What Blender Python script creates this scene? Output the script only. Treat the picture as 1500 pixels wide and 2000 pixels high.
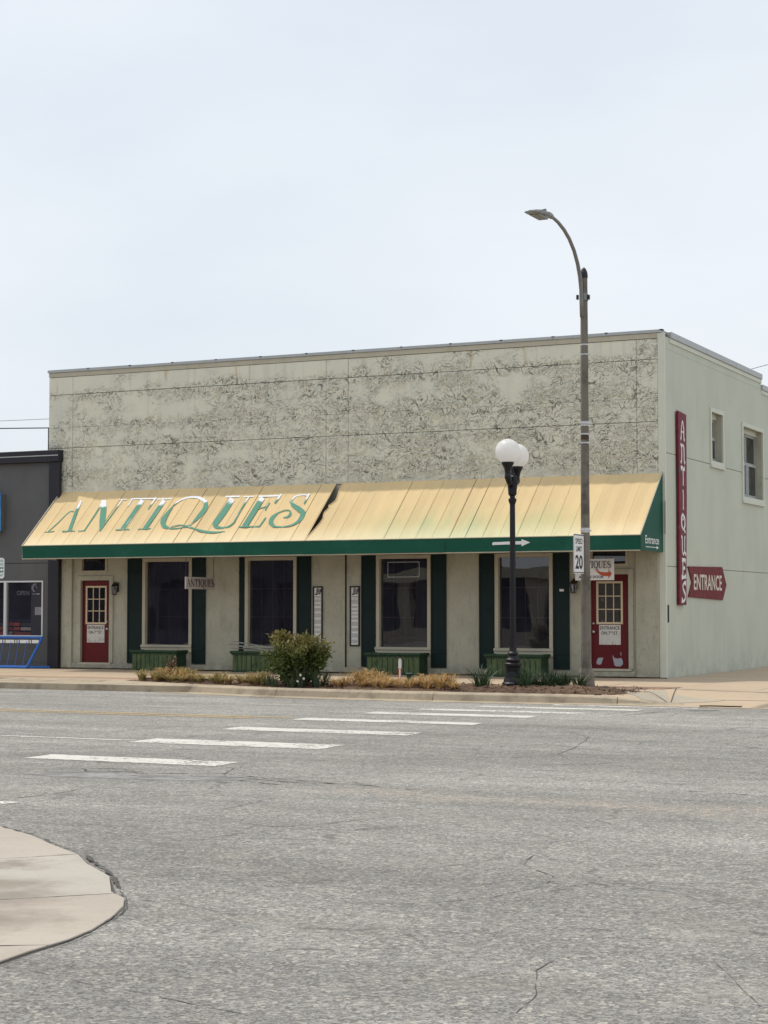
import bpy, bmesh, math, random
from mathutils import Vector, Matrix
R = math.radians
rnd = random.Random(7)
scene = bpy.context.scene
for o in list(bpy.data.objects): bpy.data.objects.remove(o)

# ------------------------------------------------------------------ camera, sky, sun, exposure
cd = bpy.data.cameras.new('camera'); cam = bpy.data.objects.new('camera', cd)
scene.collection.objects.link(cam); scene.camera = cam
cam.location = (11.53, -38.034, 1.65)
cam.rotation_euler = (R(90 + 3.0027), 0, R(25.576))
cd.sensor_fit = 'HORIZONTAL'; cd.sensor_width = 36; cd.lens = 36 * 3584 / 1500
cd.clip_start = 0.1; cd.clip_end = 3000
SUN = Vector((-0.48, 0.065, 1.0)).normalized()
elev = math.asin(SUN.z); azi = math.atan2(SUN.x, SUN.y)
world = bpy.data.worlds.new('World'); scene.world = world; world.use_nodes = True
wn, wl = world.node_tree.nodes, world.node_tree.links
for n in list(wn): wn.remove(n)
sky = wn.new('ShaderNodeTexSky'); sky.sky_type = 'NISHITA'; sky.sun_disc = False
sky.sun_elevation = elev; sky.sun_rotation = azi; sky.dust_density = 4; sky.air_density = 1.2
tc = wn.new('ShaderNodeTexCoord'); mp = wn.new('ShaderNodeMapping'); mp.inputs['Scale'].default_value = (1, 1, 2.6)
cl = wn.new('ShaderNodeTexNoise'); cl.inputs['Scale'].default_value = 2.1; cl.inputs['Detail'].default_value = 6; cl.inputs['Roughness'].default_value = 0.52
cr = wn.new('ShaderNodeValToRGB')
cr.color_ramp.elements[0].position = 0.34; cr.color_ramp.elements[0].color = (7.35, 8.0, 8.75, 1)
cr.color_ramp.elements[1].position = 0.68; cr.color_ramp.elements[1].color = (8.75, 9.15, 9.6, 1)
mx = wn.new('ShaderNodeMix'); mx.data_type = 'RGBA'; mx.inputs[0].default_value = 0.86
bg = wn.new('ShaderNodeBackground'); bg.inputs['Strength'].default_value = 0.1
ow = wn.new('ShaderNodeOutputWorld')
wl.new(tc.outputs['Generated'], mp.inputs['Vector']); wl.new(mp.outputs[0], cl.inputs['Vector']); wl.new(cl.outputs['Fac'], cr.inputs[0])
wl.new(sky.outputs[0], mx.inputs[6]); wl.new(cr.outputs[0], mx.inputs[7]); wl.new(mx.outputs[2], bg.inputs[0]); wl.new(bg.outputs[0], ow.inputs[0])
sd = bpy.data.lights.new('sun', 'SUN'); sd.energy = 2.2; sd.angle = R(1.0); sd.color = (1, 0.93, 0.82)
so = bpy.data.objects.new('sun', sd); scene.collection.objects.link(so)
so.rotation_euler = (-SUN).to_track_quat('-Z', 'Y').to_euler(); so.location = (-20, 5, 40)
vs = scene.view_settings; vs.view_transform = 'Standard'; vs.look = 'None'; vs.gamma = 1; vs.exposure = 0.13; vs.use_curve_mapping = False

# ------------------------------------------------------------------ materials
class NT:
    def __init__(s, name):
        s.m = bpy.data.materials.new(name); s.m.use_nodes = True
        s.t = s.m.node_tree; s.n = s.t.nodes; s.l = s.t.links
        s.b = s.n['Principled BSDF']; s.out = s.n['Material Output']
        s.pos = s.n.new('ShaderNodeNewGeometry').outputs['Position']
    def lk(s, a, b): s.l.new(a, b)
    def setin(s, inp, v):
        if hasattr(v, 'is_linked'): s.l.new(v, inp)
        else: inp.default_value = v
    def math(s, op, a, b=0.0, c=None, clamp=False):
        n = s.n.new('ShaderNodeMath'); n.operation = op; n.use_clamp = clamp
        s.setin(n.inputs[0], a); s.setin(n.inputs[1], b)
        if c is not None: s.setin(n.inputs[2], c)
        return n.outputs[0]
    def scale(s, v, sc):
        n = s.n.new('ShaderNodeVectorMath'); n.operation = 'MULTIPLY'; s.setin(n.inputs[0], v); n.inputs[1].default_value = sc; return n.outputs[0]
    def vadd(s, a, b):
        n = s.n.new('ShaderNodeVectorMath'); n.operation = 'ADD'; s.setin(n.inputs[0], a); s.setin(n.inputs[1], b); return n.outputs[0]
    def noise(s, scale, detail=3, vec=None, rough=0.55, dist=0.0, col=False):
        n = s.n.new('ShaderNodeTexNoise'); n.inputs['Scale'].default_value = scale; n.inputs['Detail'].default_value = detail
        n.inputs['Roughness'].default_value = rough; n.inputs['Distortion'].default_value = dist
        s.lk(vec if vec is not None else s.pos, n.inputs['Vector']); return n.outputs['Color' if col else 'Fac']
    def voro(s, scale, vec=None, feat='F1', out='Color'):
        n = s.n.new('ShaderNodeTexVoronoi'); n.feature = feat; n.inputs['Scale'].default_value = scale
        s.lk(vec if vec is not None else s.pos, n.inputs['Vector']); return n.outputs[out]
    def step(s, v, a, b, lo=0.0, hi=1.0):
        n = s.n.new('ShaderNodeMapRange'); n.interpolation_type = 'SMOOTHSTEP'
        s.setin(n.inputs['Value'], v); n.inputs['From Min'].default_value = a; n.inputs['From Max'].default_value = b
        n.inputs['To Min'].default_value = lo; n.inputs['To Max'].default_value = hi; return n.outputs['Result']
    def mix(s, f, a, b, mode='MIX'):
        n = s.n.new('ShaderNodeMix'); n.data_type = 'RGBA'; n.blend_type = mode
        s.setin(n.inputs[0], f)
        for i, v in ((6, a), (7, b)):
            if hasattr(v, 'is_linked'): s.l.new(v, n.inputs[i])
            else: n.inputs[i].default_value = (*v[:3], 1)
        return n.outputs[2]
    def xyz(s, v=None):
        n = s.n.new('ShaderNodeSeparateXYZ'); s.lk(v if v is not None else s.pos, n.inputs[0]); return n.outputs
    def bump(s, h, strength=0.3, dist=0.01):
        n = s.n.new('ShaderNodeBump'); n.inputs['Strength'].default_value = strength; n.inputs['Distance'].default_value = dist
        s.lk(h, n.inputs['Height']); s.lk(n.outputs[0], s.b.inputs['Normal'])
    def fin(s, col, rough=0.6, metal=0.0, spec=0.5):
        s.setin(s.b.inputs['Base Color'], col if hasattr(col, 'is_linked') else (*col[:3], 1))
        s.setin(s.b.inputs['Roughness'], rough); s.b.inputs['Metallic'].default_value = metal
        s.b.inputs['Specular IOR Level'].default_value = spec
        return s.m

def paint(name, col, rough=0.6, var=0.18, scale=2.5, grain=60, bump=0.15, metal=0.0, spec=0.4, dirt=None, dirtamt=0.35, dscale=3.0):
    t = NT(name)
    n = t.noise(scale, 4); g = t.noise(grain, 2)
    v = t.math('ADD', t.math('MULTIPLY', n, var * 2), t.math('MULTIPLY', g, var))
    k = t.math('ADD', v, 1 - var * 1.5)
    c = t.mix(1.0, col, t.n.new('ShaderNodeCombineColor').outputs[0], 'MULTIPLY')
    cc = c.node.inputs[7].links[0].from_node
    for i in range(3): t.lk(k, cc.inputs[i])
    if dirt:
        d = t.step(t.noise(dscale, 6, rough=0.65), 0.5, 0.72)
        c = t.mix(t.math('MULTIPLY', d, dirtamt), c, dirt)
    t.bump(g, bump, 0.004)
    return t.fin(c, rough, metal, spec)

def m_facade():
    t = NT('peeling_paint'); x, y, z = t.xyz()
    warp = t.noise(2.6, 2, col=True)
    wv = t.vadd(t.pos, t.scale(t.vadd(warp, (-.5, -.5, -.5)), (.45, .0, .45)))
    def flecks(sc, off, lo, hi, det=2, dist=.7):  # peel marks, embossed: shade and light sides of the curls painted as colour
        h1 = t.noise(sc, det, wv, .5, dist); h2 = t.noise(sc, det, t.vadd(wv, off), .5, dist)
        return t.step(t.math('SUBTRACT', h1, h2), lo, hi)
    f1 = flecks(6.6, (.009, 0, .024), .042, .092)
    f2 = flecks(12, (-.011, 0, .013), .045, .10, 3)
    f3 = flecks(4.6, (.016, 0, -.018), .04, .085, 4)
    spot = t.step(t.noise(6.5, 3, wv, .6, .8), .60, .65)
    curl_light = flecks(5.2, (-.012, 0, -.03), .04, .10)
    big = t.noise(0.6, 4, t.scale(t.pos, (1, 1, 1.9)))
    med = t.noise(1.9, 3)
    def near(zz, w): return t.step(t.math('ABSOLUTE', t.math('SUBTRACT', z, zz)), 0, w, 1, 0)
    rows = t.math('MAXIMUM', t.math('MAXIMUM', near(5.67, .42), near(6.14, .32)), t.math('MAXIMUM', near(6.98, .2), near(4.95, .5)))
    clean = t.step(z, 7.1, 7.4, 0, 1)
    m = t.math('ADD', t.math('ADD', big, t.math('MULTIPLY', med, 0.75)), t.math('MULTIPLY', rows, 0.17))
    m = t.math('SUBTRACT', m, t.math('MULTIPLY', clean, 0.12))
    m = t.math('ADD', m, t.step(x, -15, -7, -0.06, 0.05))
    mask = t.math('MULTIPLY', t.step(m, 0.74, 1.08), t.step(t.noise(2.9, 4), .30, .58, .35, 1))
    peel_shade = t.math('MULTIPLY', t.math('MAXIMUM', t.math('MAXIMUM', f1, t.math('MULTIPLY', f2, .85)), t.math('MAXIMUM', t.math('MULTIPLY', f3, .7), t.math('MULTIPLY', spot, .9))), mask)
    base = t.mix(t.step(t.noise(1.1, 4), .35, .7), (.745, .715, .58), (.68, .665, .56))
    base = t.mix(t.math('MULTIPLY', t.step(t.noise(2.3, 5), .55, .75), .45), base, (.72, .64, .46))
    base = t.mix(t.math('MULTIPLY', t.step(t.noise(.8, 3, t.scale(t.pos, (3, 3, .5))), .52, .75), .35), base, (.55, .55, .51))
    base = t.mix(t.math('MULTIPLY', mask, .18), base, (.52, .49, .41))
    drip = t.math('MULTIPLY', t.step(t.noise(1.2, 5, t.scale(t.pos, (5, 1, .28)), .6), .52, .70), t.step(z, 5.4, 7.3, .35, 1))
    base = t.mix(t.math('MULTIPLY', drip, .30), base, (.42, .41, .37))
    rust = t.math('MULTIPLY', t.step(t.noise(1.6, 3, t.scale(t.pos, (2.4, 1, .3))), .64, .72), t.step(z, 6.6, 7.5))
    base = t.mix(t.math('MULTIPLY', rust, .5), base, (.45, .30, .12))
    base = t.mix(t.math('MULTIPLY', t.math('MULTIPLY', curl_light, mask), .6), base, (.76, .73, .62))
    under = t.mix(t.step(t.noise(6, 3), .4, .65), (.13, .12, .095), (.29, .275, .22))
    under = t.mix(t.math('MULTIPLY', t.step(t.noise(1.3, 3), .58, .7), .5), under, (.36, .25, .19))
    c = t.mix(t.math('MULTIPLY', peel_shade, .95), base, under)
    soot = t.math('MULTIPLY', t.step(z, 4.9, 4.5), t.step(t.noise(2.2, 5), .35, .7))
    c = t.mix(t.math('MULTIPLY', soot, .4), c, (.30, .30, .27))
    t.bump(t.math('SUBTRACT', t.math('MULTIPLY', t.noise(30, 3), .25), peel_shade), 0.6, 0.025)
    return t.fin(c, 0.8, spec=.25)

def m_stucco(name, c1, c2, stain, bumpy=0.35, fine=18, sz0=None):
    t = NT(name); x, y, z = t.xyz()
    c = t.mix(t.step(t.noise(1.3, 5), .35, .7), c1, c2)
    f = t.noise(fine, 5, rough=.7)
    c = t.mix(t.math('MULTIPLY', t.step(f, .52, .72), .45), c, stain)
    c = t.mix(t.math('MULTIPLY', t.step(t.noise(2.6, 6, t.scale(t.pos, (1.6, 1.6, .5)), .65), .5, .75), .5), c, stain)
    if sz0 is not None:
        low = t.math('MULTIPLY', t.step(z, sz0 + .35, sz0), t.step(t.noise(7, 4), .35, .6))
        c = t.mix(t.math('MULTIPLY', low, .55), c, (.24, .22, .18))
    t.bump(f, bumpy, 0.012)
    return t.fin(c, .85, spec=.2)

def m_side():
    t = NT('side_wall_paint'); x, y, z = t.xyz()
    c = t.mix(t.step(t.noise(.9, 4), .35, .7), (.56, .575, .475), (.52, .54, .445))
    st = t.noise(1.0, 4, t.scale(t.pos, (2.5, 2.5, .45)), .6)
    c = t.mix(t.math('MULTIPLY', t.step(st, .48, .75), .18), c, (.37, .385, .34))
    c = t.mix(t.math('MULTIPLY', t.math('MULTIPLY', t.step(z, .9, .1), t.step(t.noise(3, 5), .35, .65)), .4), c, (.33, .33, .28))
    c = t.mix(t.math('MULTIPLY', t.step(t.noise(6, 6, rough=.7), .6, .8), .25), c, (.40, .41, .36))
    t.bump(t.noise(14, 5, rough=.65), .35, .012)
    return t.fin(c, .7, spec=.25)

def m_awning():
    t = NT('faded_awning_canvas'); x, y, z = t.xyz()
    n = t.noise(.8, 4, t.scale(t.pos, (1, .6, .6)))
    c = t.mix(t.step(n, .35, .7), (.71, .53, .285), (.64, .485, .265))
    zz = t.math('ADD', z, t.math('MULTIPLY', t.math('SUBTRACT', t.noise(1.5, 3, t.scale(t.pos, (2.2, .5, .5))), .5), 1.1))
    g = t.math('MULTIPLY', t.step(zz, 4.15, 3.1), t.math('MULTIPLY', t.step(x, -8, -5), t.step(x, -.6, -2.2)))
    c = t.mix(t.math('MULTIPLY', g, .6), c, (.44, .50, .26))
    g2 = t.math('MULTIPLY', t.step(zz, 3.7, 3.1), t.math('MULTIPLY', t.step(x, -7, -4.2), t.step(x, -2.2, -3.6)))
    c = t.mix(t.math('MULTIPLY', g2, .32), c, (.16, .42, .25))
    c = t.mix(t.math('MULTIPLY', t.step(z, 3.6, 3.1), .55), c, (.86, .76, .52))
    c = t.mix(t.math('MULTIPLY', t.step(t.noise(3, 6, t.scale(t.pos, (2.2, .6, .6)), .6), .5, .75), .28), c, (.54, .40, .235))
    t.bump(t.noise(3, 3, t.scale(t.pos, (1, 1, 1))), .12, .03)
    return t.fin(c, .75, spec=.2)

def m_road():
    t = NT('worn_asphalt'); x, y, z = t.xyz()
    ag = t.voro(48); v = t.n.new('ShaderNodeSeparateColor'); t.lk(ag, v.inputs[0])
    ag2 = t.voro(105); v2 = t.n.new('ShaderNodeSeparateColor'); t.lk(ag2, v2.inputs[0])
    g = t.math('ADD', t.math('MULTIPLY', v.outputs[0], .5), t.math('MULTIPLY', v2.outputs[1], .5))
    c = t.mix(t.step(g, .05, .95), (.145, .14, .131), (.365, .353, .327))
    c = t.mix(t.math('MULTIPLY', t.step(v.outputs[2], .88, .97), .55), c, (.58, .54, .46))
    c = t.mix(t.math('MULTIPLY', t.step(v2.outputs[0], .92, .98), .6), c, (.10, .098, .092))
    big = t.noise(.35, 5, t.scale(t.pos, (.5, 1, 1)), .6)
    k = t.math('MULTIPLY', t.step(big, .3, .7, .84, 1.12), t.step(t.noise(1.3, 5, t.scale(t.pos, (.6, 1, 1)), .65), .3, .7, .9, 1.09))
    band = t.noise(.9, 3, t.scale(t.pos, (.04, 1, 1)), .6)
    k = t.math('MULTIPLY', k, t.step(band, .3, .7, .86, 1.08))
    k = t.math('MULTIPLY', k, t.step(t.noise(5, 5, rough=.7), .25, .75, .9, 1.1))
    far = t.step(y, -17, -11, 1.0, 1.12)
    k = t.math('MULTIPLY', k, far)
    cc = t.n.new('ShaderNodeCombineColor')
    for i in range(3): t.lk(k, cc.inputs[i])
    c = t.mix(1.0, c, cc.outputs[0], 'MULTIPLY')
    rust = t.math('MULTIPLY', t.step(t.math('ABSOLUTE', t.math('ADD', t.math('ADD', y, 23.2), t.math('MULTIPLY', t.math('SUBTRACT', t.noise(.6, 3), .5), 1.8))), 0, .6, 1, 0), t.step(x, 3.0, 4.5))
    rust = t.math('MULTIPLY', rust, t.step(t.noise(9, 3), .35, .65))
    c = t.mix(t.math('MULTIPLY', rust, .35), c, (.50, .40, .31))
    tint = t.math('MULTIPLY', t.step(t.noise(1.2, 5), .5, .75), .25)
    c = t.mix(tint, c, (.36, .335, .285))
    # hairline map cracking, broken up
    cv = t.vadd(t.pos, t.scale(t.vadd(t.noise(2.5, 4, col=True), (-.5, -.5, -.5)), (.5, .5, 0)))
    ed = t.voro(.55, cv, 'DISTANCE_TO_EDGE', 'Distance')
    hl = t.math('MULTIPLY', t.step(ed, .003, .014, 1, 0), t.math('MULTIPLY', t.step(t.noise(.5, 3), .42, .55), t.step(t.noise(6, 3), .40, .55)))
    c = t.mix(t.math('MULTIPLY', hl, .6), c, (.09, .085, .08))
    ds = t.math('ADD', t.voro(48, out='Distance'), t.math('MULTIPLY', t.noise(110, 2), .5))
    t.bump(ds, .6, .007)
    return t.fin(c, .9, spec=.2)

def m_concrete(name, c1, c2, dirt, spk=70, d0=.52, d1=.78):
    t = NT(name)
    c = t.mix(t.step(t.noise(.7, 5), .3, .7), c1, c2)
    c = t.mix(t.math('MULTIPLY', t.step(t.noise(2.2 if d0 < .5 else 3.5, 7, rough=.68), d0, d1), .6), c, dirt)
    c = t.mix(t.math('MULTIPLY', t.step(t.noise(spk, 3, rough=.7), .55, .75), .3), c, dirt)
    t.bump(t.noise(spk, 4), .25, .004)
    return t.fin(c, .85, spec=.25)

def m_corner(name, c1, c2):
    t = NT(name); x, y, z = t.xyz()
    c = t.mix(t.step(t.noise(.9, 5), .3, .7), c1, c2)
    def blot(cx, cy, r):
        d = t.math('SQRT', t.math('ADD', t.math('POWER', t.math('ADD', x, -cx), 2.0), t.math('POWER', t.math('ADD', y, -cy), 2.0)))
        return t.step(t.math('ADD', d, t.math('MULTIPLY', t.math('SUBTRACT', t.noise(3.5, 6, rough=.7), .5), .9)), r, 0.0)
    m = t.math('MAXIMUM', t.math('MAXIMUM', blot(5.05, -29.5, .55), blot(4.75, -29.1, .5)), t.math('MAXIMUM', blot(5.5, -30.1, .5), blot(4.3, -28.4, .35)))
    c = t.mix(t.math('MULTIPLY', m, .85), c, (.24, .205, .165))
    c = t.mix(t.math('MULTIPLY', t.step(t.noise(30, 5, rough=.75), .56, .72), .55), c, (.22, .19, .15))
    c = t.mix(t.math('MULTIPLY', t.step(t.noise(1.6, 5, rough=.65), .5, .7), .35), c, (.33, .285, .225))
    t.bump(t.noise(60, 4), .3, .004); return t.fin(c, .85, spec=.25)

def m_marking(name, col, wear=.5):
    t = NT(name)
    f = t.noise(16, 6, rough=.75); big = t.noise(1.4, 3)
    w = t.step(t.math('ADD', f, t.math('MULTIPLY', t.math('SUBTRACT', big, .5), .5)), wear, wear + .07)
    ag = t.voro(60); v = t.n.new('ShaderNodeSeparateColor'); t.lk(ag, v.inputs[0])
    c = t.mix(t.step(v.outputs[0], 0, 1), tuple(q * .88 for q in col), tuple(min(.85, q * 1.06) for q in col))
    c = t.mix(t.math('MULTIPLY', t.step(t.noise(5, 5), .5, .75), .3), c, (.3, .29, .27))
    t.fin(c, .7, spec=.3)
    tr = t.n.new('ShaderNodeBsdfTransparent'); ms = t.n.new('ShaderNodeMixShader')
    t.lk(w, ms.inputs[0]); t.lk(t.b.outputs[0], ms.inputs[1]); t.lk(tr.outputs[0], ms.inputs[2]); t.lk(ms.outputs[0], t.out.inputs[0])
    return t.m

def m_glass(name, tint=.6, ior=1.85, rough=.005, wav=.02):
    t = NT(name)
    fr = t.n.new('ShaderNodeFresnel'); fr.inputs[0].default_value = ior
    tr = t.n.new('ShaderNodeBsdfTransparent'); tr.inputs[0].default_value = (tint, tint, tint * 1.02, 1)
    gl = t.n.new('ShaderNodeBsdfGlossy'); gl.inputs['Roughness'].default_value = rough
    bp = t.n.new('ShaderNodeBump'); bp.inputs['Strength'].default_value = wav; bp.inputs['Distance'].default_value = .2
    t.lk(t.noise(.9, 1), bp.inputs['Height']); t.lk(bp.outputs[0], gl.inputs['Normal'])
    df = t.n.new('ShaderNodeBsdfDiffuse'); df.inputs[0].default_value = (.22, .215, .29, 1)
    m0 = t.n.new('ShaderNodeMixShader'); t.lk(t.math('MULTIPLY', t.noise(2.2, 4), .13), m0.inputs[0]); t.lk(tr.outputs[0], m0.inputs[1]); t.lk(df.outputs[0], m0.inputs[2])
    ms = t.n.new('ShaderNodeMixShader'); t.lk(fr.outputs[0], ms.inputs[0]); t.lk(m0.outputs[0], ms.inputs[1]); t.lk(gl.outputs[0], ms.inputs[2])
    t.lk(ms.outputs[0], t.out.inputs[0]); return t.m

def m_foliage(name, c1, c2, c3, scale=9, trans=.25, ztint=None):
    t = NT(name)
    n = t.noise(scale, 3); c = t.mix(t.step(n, .35, .65), c1, c2)
    c = t.mix(t.math('MULTIPLY', t.step(t.noise(scale * 3.1, 2), .52, .7), .7), c, c3)
    if ztint:
        x, y, z = t.xyz()
        c = t.mix(t.math('MULTIPLY', t.step(t.math('ADD', z, t.math('MULTIPLY', t.noise(6, 2), .5)), ztint[0], ztint[1]), ztint[3]), c, ztint[2])
    t.fin(c, .5, spec=.35)
    tl = t.n.new('ShaderNodeBsdfTranslucent'); t.lk(c, tl.inputs[0])
    ms = t.n.new('ShaderNodeMixShader'); ms.inputs[0].default_value = trans
    t.lk(t.b.outputs[0], ms.inputs[1]); t.lk(tl.outputs[0], ms.inputs[2]); t.lk(ms.outputs[0], t.out.inputs[0]); return t.m

def m_letter():
    t = NT('two_tone_awning_lettering'); x, y, z = t.xyz()
    zz = t.math('ADD', z, t.math('MULTIPLY', t.math('SUBTRACT', t.noise(3, 3), .5), .28))
    c = t.mix(t.step(zz, 4.12, 4.19), (.055, .235, .16), (.74, .76, .78))
    c = t.mix(t.math('MULTIPLY', t.step(t.noise(2.5, 4, t.scale(t.pos, (4, .6, .6))), .62, .70), .5), c, (.62, .66, .62))
    return t.fin(c, .65, spec=.3)

def m_wood(name, c1, c2, dirt):
    t = NT(name)
    st = t.noise(2.5, 5, t.scale(t.pos, (9, 9, .8)), .65)
    c = t.mix(t.step(st, .35, .65), c1, c2)
    c = t.mix(t.math('MULTIPLY', t.step(t.noise(4, 5, t.scale(t.pos, (3, 3, 1)), .7), .5, .7), .8), c, dirt)
    t.bump(st, .3, .006); return t.fin(c, .7, spec=.3)

def m_scribble():
    t = NT('weathered_paper')
    s = t.noise(1.0, 4, t.scale(t.pos, (45, 10, 6)), .7); x, y, z = t.xyz()
    k = t.math('MULTIPLY', t.step(s, .52, .62), t.step(z, 1.0, .85))
    c = t.mix(t.math('MULTIPLY', k, .75), (.62, .60, .56), (.13, .12, .12))
    c = t.mix(t.math('MULTIPLY', t.step(t.noise(14, 4), .5, .7), .25), c, (.35, .33, .3))
    return t.fin(c, .7)

M = {}
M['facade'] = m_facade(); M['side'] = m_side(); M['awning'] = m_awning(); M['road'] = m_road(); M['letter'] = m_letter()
M['stucco'] = m_stucco('green_beige_stucco', (.46, .445, .35), (.395, .385, .305), (.22, .21, .16), .5, 12, sz0=.15)
M['plinth'] = m_stucco('rough_plinth', (.45, .44, .35), (.37, .36, .29), (.17, .16, .13), .8, 9, .15)
M['soffit'] = paint('brown_soffit', (.16, .12, .08), .8, .2)
M['trim'] = paint('cream_trim', (.48, .44, .335), .6, .12, dirt=(.3, .27, .2), dirtamt=.4)
M['ctrim'] = paint('pale_corner_trim', (.62, .63, .53), .6, .08)
M['green'] = paint('green_vinyl', (.007, .082, .05), .6, .18, 1.2, 30, .08, spec=.2, dirt=(.02, .12, .085), dirtamt=.5, dscale=1.2)
M['shutter'] = paint('dark_green_shutter', (.008, .020, .019), .6, .25, 1.5, 30, spec=.2)
M['red'] = paint('red_door_paint', (.115, .008, .012), .5, .15, 2, 40, .08, spec=.25)
M['muntin_c'] = paint('peach_muntin_paint', (.62, .50, .345), .6, .1)
M['grid'] = paint('faded_pink_grid', (.42, .26, .28), .7, .2)
M['planter'] = m_wood('mossy_green_boards', (.065, .105, .045), (.115, .145, .065), (.02, .035, .018))
M['planter_d'] = m_wood('dark_green_cap', (.022, .05, .026), (.035, .075, .035), (.012, .02, .014))
M['greywood'] = m_wood('grey_weathered_board', (.30, .31, .28), (.4, .4, .37), (.14, .16, .13))
M['flash'] = paint('galvanised_flashing', (.42, .43, .43), .45, .12, metal=.35)
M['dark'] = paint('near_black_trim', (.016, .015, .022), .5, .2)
M['nwall'] = m_stucco('charcoal_stucco', (.115, .116, .118), (.125, .126, .128), (.10, .10, .103), .2, 25)
M['sash'] = paint('dull_grey_sash', (.36, .37, .36), .5, .12)
M['glass3'] = m_glass('clear_shop_glass', .92, 1.42)
M['wmetal'] = paint('white_aluminium', (.62, .63, .64), .4, .08)
M['black'] = paint('black_cast_iron', (.007, .007, .010), .42, .3, 6, 50, .25, spec=.35)
M['ink'] = paint('black_ink', (.016, .014, .016), .6, .3)
M['brown_ink'] = paint('dark_brown_ink', (.05, .028, .022), .6, .3)
M['whitep'] = paint('white_sign_face', (.72, .71, .68), .5, .08, dirt=(.45, .42, .36), dirtamt=.4)
M['pinkwhite'] = paint('aged_white_board', (.55, .49, .45), .6, .12, dirt=(.3, .26, .22))
M['maroon'] = paint('maroon_sign_paint', (.155, .014, .026), .6, .25, 3, 40, dirt=(.27, .09, .10), dirtamt=.4, dscale=7, spec=.25)
M['maroon_f'] = paint('faded_maroon_paint', (.17, .03, .036), .75, .2, 3, 40, dirt=(.32, .15, .14), dirtamt=.4, dscale=9, spec=.2)
M['cream_l'] = paint('cream_lettering', (.66, .60, .50), .7, .2, 12)
M['white_l'] = paint('white_lettering', (.76, .76, .76), .6, .08)
M['orange'] = paint('orange_red_paint', (.50, .085, .03), .6, .15)
M['pole'] = m_concrete('exposed_aggregate_concrete', (.165, .143, .118), (.20, .178, .15), (.045, .037, .03), 30, .46, .66)
M['steel'] = paint('grey_galvanised_steel', (.23, .225, .215), .45, .15, 5, 60, .1, metal=.55)
M['steel_l'] = paint('bright_steel_band', (.55, .55, .55), .35, .1, metal=.6)
def m_globe():
    t = NT('white_acrylic_globe'); t.fin((.90, .89, .87), .25, spec=.4)
    tl = t.n.new('ShaderNodeBsdfTranslucent'); tl.inputs[0].default_value = (.95, .94, .92, 1); ms = t.n.new('ShaderNodeMixShader'); ms.inputs[0].default_value = .5
    t.lk(t.b.outputs[0], ms.inputs[1]); t.lk(tl.outputs[0], ms.inputs[2]); t.lk(ms.outputs[0], t.out.inputs[0]); return t.m
M['globe'] = m_globe()
M['conc'] = m_concrete('warm_concrete', (.495, .385, .27), (.45, .355, .255), (.32, .25, .18))
M['kerb'] = m_concrete('kerb_concrete', (.45, .375, .275), (.37, .31, .23), (.19, .155, .115), 70, .44, .66)
M['isl'] = m_corner('corner_concrete', (.455, .405, .345), (.40, .355, .30))
M['isl2'] = m_corner('greyish_corner_concrete', (.445, .41, .36), (.41, .38, .335))
M['rampg'] = m_concrete('grey_ramp_concrete', (.42, .365, .285), (.37, .33, .265), (.24, .21, .17))
M['brick'] = m_concrete('brick_pavers', (.40, .26, .18), (.34, .23, .165), (.2, .14, .1), 20)
M['crack'] = paint('crack_shadow_dirt', (.085, .078, .07), .95, .4, 8)
M['white_mark'] = m_marking('white_road_paint', (.62, .605, .555), .555)
M['worn_mark'] = m_marking('worn_white_road_paint', (.70, .69, .65), .50)
M['yellow_mark'] = m_marking('faded_yellow_road_paint', (.52, .36, .15), .56)
M['mulch'] = m_concrete('brown_mulch', (.15, .095, .06), (.10, .062, .042), (.03, .02, .014), 30)
M['patch'] = m_concrete('smooth_asphalt_patch', (.31, .305, .295), (.27, .266, .256), (.11, .108, .1), 50, .42, .6)
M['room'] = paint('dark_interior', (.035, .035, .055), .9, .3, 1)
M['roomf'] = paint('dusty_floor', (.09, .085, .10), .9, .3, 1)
M['glass'] = m_glass('window_glass'); M['glass2'] = m_glass('upper_window_glass', .75)
M['blue'] = paint('blue_rack_paint', (.018, .13, .50), .4, .12)
M['bluesign'] = paint('blue_sign_face', (.03, .21, .50), .4, .35, 2.5, dirt=(.01, .07, .25), dirtamt=.8, dscale=2.2)
M['neon'] = paint('unlit_neon_tube', (.6, .6, .61), .4, .1)
M['redprod'] = paint('red_goods', (.55, .12, .08), .6, .4, 9); M['creamprod'] = paint('cream_goods', (.75, .70, .55), .6, .2, 9); M['navy'] = paint('navy_shelf', (.03, .035, .10), .6, .2)
M['curtain'] = paint('grey_curtain', (.27, .25, .26), .9, .25, 4)
M['wire'] = paint('black_wire', (.02, .02, .022), .6, .1)
M['print'] = paint('grey_print', (.20, .19, .19), .7, .2)
M['lantern_glass'] = m_glass('lantern_glass', .7)
M['bronze'] = paint('aged_bronze', (.06, .042, .032), .45, .3, 10, metal=.5)
M['greenplastic'] = paint('green_plastic', (.01, .045, .033), .45, .15)
M['leaf'] = m_foliage('shrub_leaf', (.065, .105, .024), (.105, .14, .034), (.20, .17, .05), 8, .3, (.95, 1.3, (.28, .21, .07), .6))
M['stem'] = paint('brown_stem', (.07, .045, .03), .8, .3)
M['tan'] = m_foliage('dry_tan_grass', (.58, .39, .165), (.42, .26, .10), (.68, .54, .30), 9, .35)
M['olive'] = m_foliage('olive_tan_grass', (.29, .27, .10), (.46, .31, .135), (.20, .22, .08), 6, .35)
M['lily'] = m_foliage('dark_strap_leaf', (.025, .055, .022), (.045, .08, .035), (.13, .17, .11), 14, .2)
M['daff'] = m_foliage('grey_green_leaf', (.035, .06, .028), (.055, .08, .04), (.09, .12, .08), 12, .2)
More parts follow.
